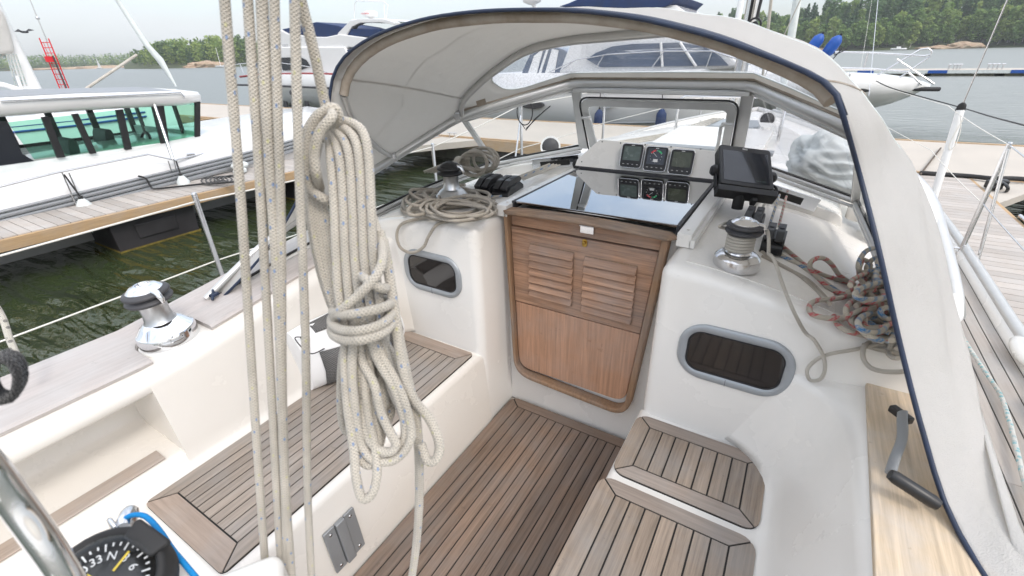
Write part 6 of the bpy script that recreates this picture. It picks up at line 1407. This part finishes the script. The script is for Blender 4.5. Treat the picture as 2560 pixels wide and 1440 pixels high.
# --- flybridge yacht far left of the sprayhood
Y_ = 16.0; fy = empty('flybridge_yacht', tuple(ony(800, 270, Y_))); tag(fy, 'white flybridge motor yacht with navy canvas, seen between the ropes and the sprayhood', 'motor yacht')
def hullsolid(parent, pix_deck, pix_wl, y0, beam, mat, bowleft=True):
    """deck edge and waterline as pixels from bow to stern; hull narrows to the bow"""
    n = len(pix_deck); mb = MB(); rg = []
    for i in range(n):
        a = ony(*pix_deck[i], y0); w = ony(*pix_wl[i], y0); t = min(1, (i/(n-1))*2.0); hbm = beam/2*(1-(1-t)**2.2)+.03; c = y0+beam/2
        a = V((a.x, c-hbm, a.z)); w_ = V((w.x, c-hbm*.75, w.z)); m_ = a.lerp(w_, .5)+V((0, -.0, 0))
        rg.append([a, m_, w_, V((w.x, c+hbm*.75, w.z)), V((m_.x, c+hbm*.9, m_.z)), V((a.x, c+hbm, a.z))])
    mb.loft(rg, True, True, smooth=True); return kid(mb.build('hull', mat), parent)
hullsolid(fy, [(566, 186), (590, 187), (620, 188), (700, 186), (800, 186), (1010, 200)], [(640, 262), (652, 266), (668, 268), (720, 270), (800, 274), (1010, 285)], Y_-1.2, 4.2, M['whiteboat'])
def strip(name, pts, y, r, mat, parent):
    mb = MB(); mb.tube([ony(u, v, y) for u, v in pts], r, 6); return kid(mb.build(name, mat), parent)
strip('rub_rail', [(585, 212), (640, 213), (720, 216), (900, 224)], Y_-1.22, .05, M['dark'], fy)
M['redp'] = simple('dark_red_stripe', (.25, .02, .02), .4); strip('red_stripe', [(600, 192), (650, 186), (760, 184), (860, 186)], Y_-1.1, .05, M['redp'], fy)
side('deckhouse', [(640, 186), (672, 120), (690, 117), (860, 117), (900, 190)], Y_-.7, Y_+2.4, M['whiteboat'], fy, .05)
side('side_window', [(672, 145), (735, 143), (735, 176), (668, 176)], Y_-.74, Y_-.71, M['screen'], fy); side('side_window', [(750, 143), (765, 150), (775, 166), (750, 176)], Y_-.74, Y_-.71, M['screen'], fy)
side('flybridge', [(680, 120), (700, 74), (720, 84), (790, 92), (815, 92), (850, 85), (930, 96), (930, 119)], Y_-.6, Y_+2.2, M['whiteboat'], fy, .05)
side('flybridge_canvas', [(704, 73), (740, 66), (790, 55), (845, 64), (870, 72), (950, 73), (950, 92), (850, 92), (805, 94), (780, 88), (720, 84)], Y_-.5, Y_+2.0, M['navycan'], fy, .03)
side('radar_arch', [(838, 100), (845, 82), (875, 52), (895, 47), (960, 47), (985, 55), (985, 62), (950, 56), (900, 57), (880, 66), (858, 100), (845, 116)], Y_-.55, Y_-.2, M['whiteboat'], fy, .02); side('radar_arch', [(838, 100), (845, 82), (875, 52), (895, 47), (960, 47), (985, 55), (985, 62), (950, 56), (900, 57), (880, 66), (858, 100), (845, 116)], Y_+1.6, Y_+1.95, M['whiteboat'], fy, .02)
side('arch_top', [(870, 54), (880, 48), (965, 46), (975, 52)], Y_-.3, Y_+1.8, M['whiteboat'], fy, .02)
p = ony(927, 36, Y_+.3); mb = MB(); mb.lathe([(.05, -.22), (.12, -.12), (.27, -.07), (.30, .0), (.28, .09), (.18, .13), (.0001, .14)], p, (0, 0, 1), 20); rd = kid(mb.build('radome', M['white']), fy)
kid(text('raymarine', .12, M['redprint'], fy, basis(p+V((-.02, -.30, .03)), (1, 0, 0), (0, 0, 1)), 'radome_lettering'), fy)
mb = MB(); 
for L in ([(886, 46), (887, 8), (892, 2), (960, 4), (962, 46)], [(958, 3), (970, 12), (966, 46)]): mb.tube([ony(u, v, Y_) for u, v in L], .018, 6)
kid(mb.build('antenna_frame', M['white']), fy)
side('aft_canopy', [(797, 150), (812, 138), (850, 127), (900, 120), (900, 200), (822, 200), (812, 180)], Y_-.65, Y_+2.2, M['navycan'], fy, .02); side('canopy_window', [(812, 148), (850, 133), (880, 130), (880, 185), (820, 188)], Y_-.69, Y_-.66, M['vinyl'], fy)
mb = MB(); mb.tube([ony(u, v, Y_-1.0) for u, v in ((560, 166), (600, 160), (640, 157), (700, 157), (780, 168), (830, 186))], .02, 6)
for u in (560, 600, 640, 700, 780): mb.tube([ony(u, 160 if u < 750 else 168, Y_-1.0), ony(u+10, 186, Y_-1.0)], .016, 6)
kid(mb.build('bow_rail', M['steel']), fy)
for u in (712, 765): side('hull_shadow_port', [(u-4, 252), (u+4, 254), (u+8, 270), (u-2, 270)], Y_-1.0, Y_-.95, M['dark'], fy)  # narrow dark panels low on the hull side
p = ony(728, 232, Y_-1.25); mb = MB(); mb.lathe([(.13, 0), (.10, .03), (.0001, .03)], p, (0, -1, 0), 14); kid(mb.build('hull_vent', M['dark']), fy)
kid(text('FORTE', .16, M['plate'], fy, basis(ony(713, 114, Y_-.66), (1, 0, 0), (0, 0, 1)), 'side_lettering'), fy)
# --- big motor yacht beyond the walkway, seen through the sprayhood window
Y2_ = 12.7; by = empty('motor_yacht', tuple(ony(1500, 330, Y2_))); tag(by, 'large white motor yacht behind the windscreen, its long side windows blurred by vinyl', 'motor yacht')
mb = MB(); rg = []
for i, (u, vd, vw) in enumerate(((1195, 240, 330), (1215, 185, 330), (1300, 184, 330), (1500, 182, 330), (1650, 178, 328), (1760, 172, 322), (1840, 168, 305), (1880, 165, 270))):
    a = ony(u, vd, Y2_); w = ony(u, 330, Y2_); t = max(0, (i-3.5)/3.5); hw = 1.9*(1-t**2.4)+.02; c = Y2_+1.9
    zb = max(WZ-.2, WZ-.2+ (0 if i < 6 else .3*(i-5)))
    rg.append([(a.x, c-hw, a.z), (a.x, c-hw*.98, (a.z*2+zb)/3), (a.x, c-hw*.82, zb), (a.x, c+hw*.82, zb), (a.x, c+hw*.98, (a.z*2+zb)/3), (a.x, c+hw, a.z)])
mb.loft(rg, True, True); kid(mb.build('hull', M['whiteboat']), by)
side('superstructure', [(1395, 184), (1412, 140), (1425, 108), (1480, 70), (1560, 48), (1700, 40), (1745, 60), (1800, 110), (1860, 168), (1700, 182)], Y2_+.25, Y2_+3.5, M['whiteboat'], by, .08)
M['bluegl'] = simple('blue_tinted_window', (.10, .13, .19), .08, 0, .15, 2, 0, .6)
side('long_window', [(1466, 148), (1490, 132), (1530, 116), (1580, 110), (1700, 106), (1760, 116), (1800, 140), (1822, 164), (1500, 168)], Y2_+.20, Y2_+.24, M['bluegl'], by)
strip('window_divider', [(1652, 106), (1656, 167)], Y2_+.16, .035, M['white'], by); strip('window_divider', [(1700, 106), (1740, 166)], Y2_+.16, .035, M['white'], by)
strip('side_rail', [(1400, 178), (1440, 150), (1520, 136), (1650, 128), (1780, 128), (1850, 150)], Y2_+.05, .016, M['steel'], by)
for a_, b_ in (((1510, 137), (1490, 170)), ((1660, 128), (1630, 168)), ((1780, 128), (1765, 170)), ((1440, 150), (1370, 182))): strip('rail_post', [a_, b_], Y2_+.05, .014, M['steel'], by)
side('cockpit_canopy', [(1298, 214), (1306, 175), (1325, 135), (1345, 120), (1378, 114), (1410, 124), (1424, 136), (1408, 172), (1392, 205)], Y2_+.3, Y2_+3.2, M['bluegl'], by, .03)
for P in ([(1335, 140), (1358, 122), (1342, 182), (1318, 188)], [(1366, 122), (1372, 120), (1352, 184), (1346, 184)], [(1380, 122), (1396, 126), (1386, 180), (1362, 184)]): side('clear_panel', P, Y2_+.27, Y2_+.29, M['white'], by)
side('upper_bridge', [(1480, 70), (1500, 30), (1560, 10), (1690, 12), (1735, 45), (1740, 60), (1560, 60)], Y2_+.5, Y2_+3.2, M['whiteboat'], by, .08)
side('bimini', [(1396, 16), (1420, 8), (1452, -6), (1700, -12), (1680, 8), (1660, 18), (1560, 22), (1450, 18)], Y2_+.4, Y2_+3.3, M['navycan'], by, .03)
p = ony(1330, -2, Y2_+1.5); mb = MB(); mb.lathe([(.1, -.14), (.26, -.08), (.30, 0), (.26, .1), (.0001, .14)], p, (0, 0, 1), 18); kid(mb.build('radome', M['white']), by)
strip('radar_post', [(1330, 6), (1360, 60), (1420, 130)], Y2_+1.5, .06, M['white'], by)
strip('rub_strake', [(1200, 232), (1500, 228), (1700, 222), (1860, 200)], Y2_-.02, .035, M['plate'], by); strip('blue_strake', [(1460, 309), (1700, 305)], Y2_+.1, .03, M['plate'], by)
for (u, v, du, dv, mt) in ((1328, 262, 30, 10, 'screen'), (1515, 260, 19, 11, 'portal'), (1648, 258, 21, 9, 'screen')):
    c = ony(u, v, Y2_-.03); a = (ony(u+du, v, Y2_-.03)-c).length; b = (ony(u, v+dv, Y2_-.03)-c).length
    mb = MB(); mb.prism([(a*cos(2*pi*k/24), b*sin(2*pi*k/24)) for k in range(24)], lambda p, q, t: c+V((p, t, q)), .0, .12); kid(mb.build('porthole', M[mt]), by)
for (u, lab) in ((1497, 'left dark blue fender hanging on the large yacht'), (1652, 'right dark blue fender hanging on the large yacht, partly behind the guard')):
    p = ony(u, 302, Y2_-.18); fender(p, .13, .48, M['navycan'], lab, ony(u+4, 232, Y2_-.05))
# bicycle-shaped lifebuoy bracket and other fittings on the walkway post
mb = MB(); c = onx(1312, 290, -1.95)
mb.tube([c+V((.055*cos(2*pi*k/20)*1.0, .03*cos(2*pi*k/20), .10*sin(2*pi*k/20)+.03)) for k in range(20)], .005, 6, True); mb.tube([c+V((-.03, 0, -.06)), c+V((.01, 0, -.11)), c+V((.06, .05, -.03)), c+V((.17, .12, .07)), c+V((.12, .1, .03)), c+V((.0, .02, -.10))], .0045, 6)
tag(mb.build('line_hook', M['rubber']), 'black wire loop and hook hanging on the lifeline left of the windscreen', 'hook')
# --- sailing boat at right, bow and pulpit
Y3 = 16.0; sb = empty('moored_sailboat', tuple(ony(2200, 250, Y3))); tag(sb, 'white sailing boat whose bow and pulpit stick out beyond the sprayhood at right', 'sailing boat')
mb = MB(); rg = []
for i, (u, vd, ul, vw) in enumerate(((2346, 224, 2340, 228), (2325, 216, 2290, 250), (2290, 206, 2235, 268), (2220, 196, 2170, 282), (2100, 190, 2080, 292), (1980, 184, 1980, 300), (1850, 182, 1850, 300))):
    a = ony(u, vd, Y3); w = ony(ul, vw, Y3); hw = (.05, .35, .7, 1.1, 1.5, 1.65, 1.6)[i]; c = Y3+1.2
    rg.append([(a.x, c-hw, a.z), (a.x*.5+w.x*.5, c-hw*.9, a.z*.5+w.z*.5), (w.x, c-hw*.4, max(w.z, WZ-.2)), (w.x, c+hw*.4, max(w.z, WZ-.2)), (a.x*.5+w.x*.5, c+hw*.9, a.z*.5+w.z*.5), (a.x, c+hw, a.z), (a.x, c, a.z+.06)])
mb.loft(rg, True, True); kid(mb.build('hull', M['whiteboat']), sb)
mb = MB(); mb.tube([ony(2348, 223, Y3+1.2), ony(2250, 222, Y3+.6), ony(2150, 226, Y3+.0)], .055, 8); kid(mb.build('bow_rub_rail', M['rubber']), sb)
yp = Y3+.7; mb = MB()
for L in ([(2035, 128), (2180, 132), (2310, 140), (2326, 137), (2330, 128), (2320, 121), (2300, 124), (2180, 196)], [(2040, 168), (2180, 172), (2270, 180), (2326, 140)], [(2270, 180), (2218, 215)], [(2242, 148), (2335, 210)], [(2270, 180), (2305, 212)], [(2040, 170), (2090, 168)], [(2170, 130), (2160, 168)]): mb.tube([ony(u, v, yp) for u, v in L], .022, 8)
kid(mb.build('pulpit', M['steel']), sb)
mb = MB()
for L in ([(2105, 122), (2080, 150)], [(2085, 138), (2120, 122)]): mb.tube([ony(u, v, yp-.3) for u, v in L], .015, 6)
mb.box(ony(2083, 132, yp-.3), (.08, .05, .06)); mb.box(ony(2100, 124, yp-.3), (.06, .05, .05)); kid(mb.build('rail_fitting', M['dark']), sb)
side('coachroof', [(1900, 184), (1940, 170), (2060, 174), (2110, 190)], Y3+.4, Y3+2.2, M['whiteboat'], sb, .04)
p = ony(2152, 188, Y3+1); mb = MB(); mb.ball(p, .10, 12, sc=(1.6, 1, .6)); kid(mb.build('windlass', M['steel']), sb)
mb = MB(); a = ony(1843, 60, Y3+1.2); mb.prism(rrect(.17, .2, .06, 4), lambda p, q, t: (a.x+p, a.y+q, t), .5, 15); kid(mb.build('mast', M['white']), sb)
for (u, v, lab, dx) in ((2036, 112, 'left blue fender standing on the right sailing boat', 0), (2080, 116, 'right blue fender standing on the right sailing boat', 0)):
    p = ony(u, v, Y3+.2); f = fender(p, .145, .46, M['bluepaint'], lab, None, V((.45, 0, .9)).normalized())
rope('bow_line', [ony(2190, 202, 15.8), ony(2240, 224, 15), onz(2400, 268, .35), onz(2480, 292, .5), onz(2580, 318, .6)], .012, M['ropeblack'], 'dark bow line from the right sailing boat sloping down to the right', 'mooring line')
# --- left sailing boat: mast, boom and white sail; red ladder; stays
XL = -15.0; ls = empty('moored_sailboat', tuple(onx(80, 235, XL))); tag(ls, 'sailing boat at far left, only its mast and bundled white sail showing', 'sailing boat')
mb = MB(); a = onx(35, 130, XL); b = onx(92, 245, XL); mb.tube([b-(a-b)*1.2, b, a, a+(a-b)*6], .16, 12); kid(mb.build('mast', M['white']), ls)
mb = MB(); m0 = onx(25, 60, XL)
P = [(-90, -60), (-40, 10), (0, 20), (12, 40), (24, 75), (38, 132), (20, 135), (-60, 138), (-120, 120)]
q0 = [onx(u, v, XL-.25) for u, v in P]; q1 = [onx(u, v, XL+.30)*1.0+V((0, 0, 0)) for u, v in P]; n = len(P); mb.add(q0+q1, [tuple(range(n)), tuple(range(n, 2*n))[::-1]]+[(i, n+i, n+(i+1) % n, (i+1) % n) for i in range(n)]); kid(mb.build('bundled_sail', M['canvas'], bevel=.08), ls)
mb = MB()
for k in range(4): mb.tube([onx(16+8*k, 136, XL+.3), onx(40+9*k, 215, XL+.3)], .015, 6)
mb.tube([onx(-60, 140, XL), onx(40, 136, XL)], .06, 8); kid(mb.build('running_rigging', M['ropeteal']), ls)
mb = MB(); mb.tube([onx(-40, 205, XL+.4), onx(10, 212, XL+.4), onx(55, 226, XL+.4)], .05, 8); mb.tube([onx(42, 190, XL+.4), onx(54, 222, XL+.4)], .03, 6); kid(mb.build('deck_rail', M['white']), ls)
mb = MB(); rg = [[(XL+dx*w, y, z) for dx, z in ((-1.5, .70), (-1.2, WZ-.2), (1.2, WZ-.2), (1.5, .70))] for y, w in ((-4, .8), (0, 1), (4, .95), (5.6, .6), (6.6, .1))]; mb.loft(rg); kid(mb.build('hull', M['whiteboat']), ls)
for zz in (.50, .60): mb = MB(); mb.tube([(XL+1.44*w+.02, y, zz) for y, w in ((-4, .8), (0, 1), (4, .95), (5.6, .6))], .022, 6); kid(mb.build('hull_stripe', M['bluepaint']), ls)  # added blue stripes stand in for a reflection in the motorboat windows
M['redlad'] = simple('red_ladder_paint', (.62, .02, .03), .45)
XD = -13.0; mb = MB()
for (a_, b_, r) in (((98, 95), (154, 232), .012), ((121, 96), (176, 230), .012), ((108, 105), (160, 232), .005), ((116, 104), (168, 232), .006)): mb.tube([onx(*a_, XD), onx(*b_, XD)], r, 6)
for k in range(10):
    t = k/9; a = (104+(150-104)*t, 106+(225-106)*t); b = (125+(172-125)*t, 106+(225-106)*t); mb.tube([onx(*a, XD), onx(*b, XD)], .007, 6)
lad = mb.build('red_ladder', M['redlad']); tag(lad, 'tall red lattice ladder rising behind the motorboat roof', 'ladder')
mb = MB(); a = onx(132, 140, XD+.1); b = onx(168, 225, XD+.1); mb.bar(a, b, .025, .02); o = kid(mb.build('hoist_bar', M['dark']), lad); mb = MB(); mb.box(onx(123, 148, XD+.05), (.05, .12, .10)); kid(mb.build('orange_box', M['redlad']), lad)
mb = MB(); mb.tube([onx(75, 0, XL), onx(118, 104, XL)], .012, 6); mb.ball(onx(94, 45, XL), .04, 8); tag(mb.build('thin_stay', M['steel']), 'thin grey stay above the red ladder', 'rigging wire')
mb = MB(); P = [onx(280, -20, -11.5), onx(365, 110, -11.5), onx(400, 150, -11.5), onx(440, 216, -11.5)]; mb.tube(P, [.035, .055, .07, .02], 8); tag(mb.build('wrapped_stay', M['cloth']), 'thick wrapped white stay slanting down to the motorboat roof end', 'rigging')
mb = MB(); mb.tube([onx(342, 137, -11.5), onx(215, 222, -11.5)], .025, 6); tag(mb.build('slanting_line', M['ropewhite']), 'pale line slanting down left from the wrapped stay', 'rope')
mb = MB(); p = onx(61, 80, -16); mb.ball(p, .04, 10, sc=(1, 2.0, .7)); mb.add([p, p+V((0, -.09, .06)), p+V((0, -.18, .0)), p+V((.04, -.07, .02))], [(0, 1, 2), (0, 2, 3), (0, 3, 1), (1, 3, 2)]); mb.add([p, p+V((0, .10, .07)), p+V((0, .20, .04)), p+V((.04, .07, .02))], [(0, 1, 2), (0, 2, 3), (0, 3, 1), (1, 3, 2)])
tag(mb.build('bird', M['dark']), 'dark bird gliding against the sky at upper left', 'bird')
# waterline fenders by the walkway corner, tyre-like dark bundle
mb = MB(); c = onz(1060, 395, -.25)
# ================================================================ HAZE
mb = MB(); mb.box((-150, 330, 24.5), (1900, 1500, 53)); hz_ = mb.build('haze', [])
hm = bpy.data.materials.new('thin_sea_haze'); hm.use_nodes = True; t = hm.node_tree; t.nodes.clear(); o = t.nodes.new('ShaderNodeOutputMaterial'); v = t.nodes.new('ShaderNodeVolumePrincipled')
v.inputs['Color'].default_value = (.9, .94, 1, 1); v.inputs['Density'].default_value = .00026; v.inputs['Anisotropy'].default_value = .2; t.links.new(v.outputs[0], o.inputs['Volume'])
hz_.data.materials.clear(); hz_.data.materials.append(hm); tag(hz_, kind='stuff')
SC.cycles.volume_bounces = 1
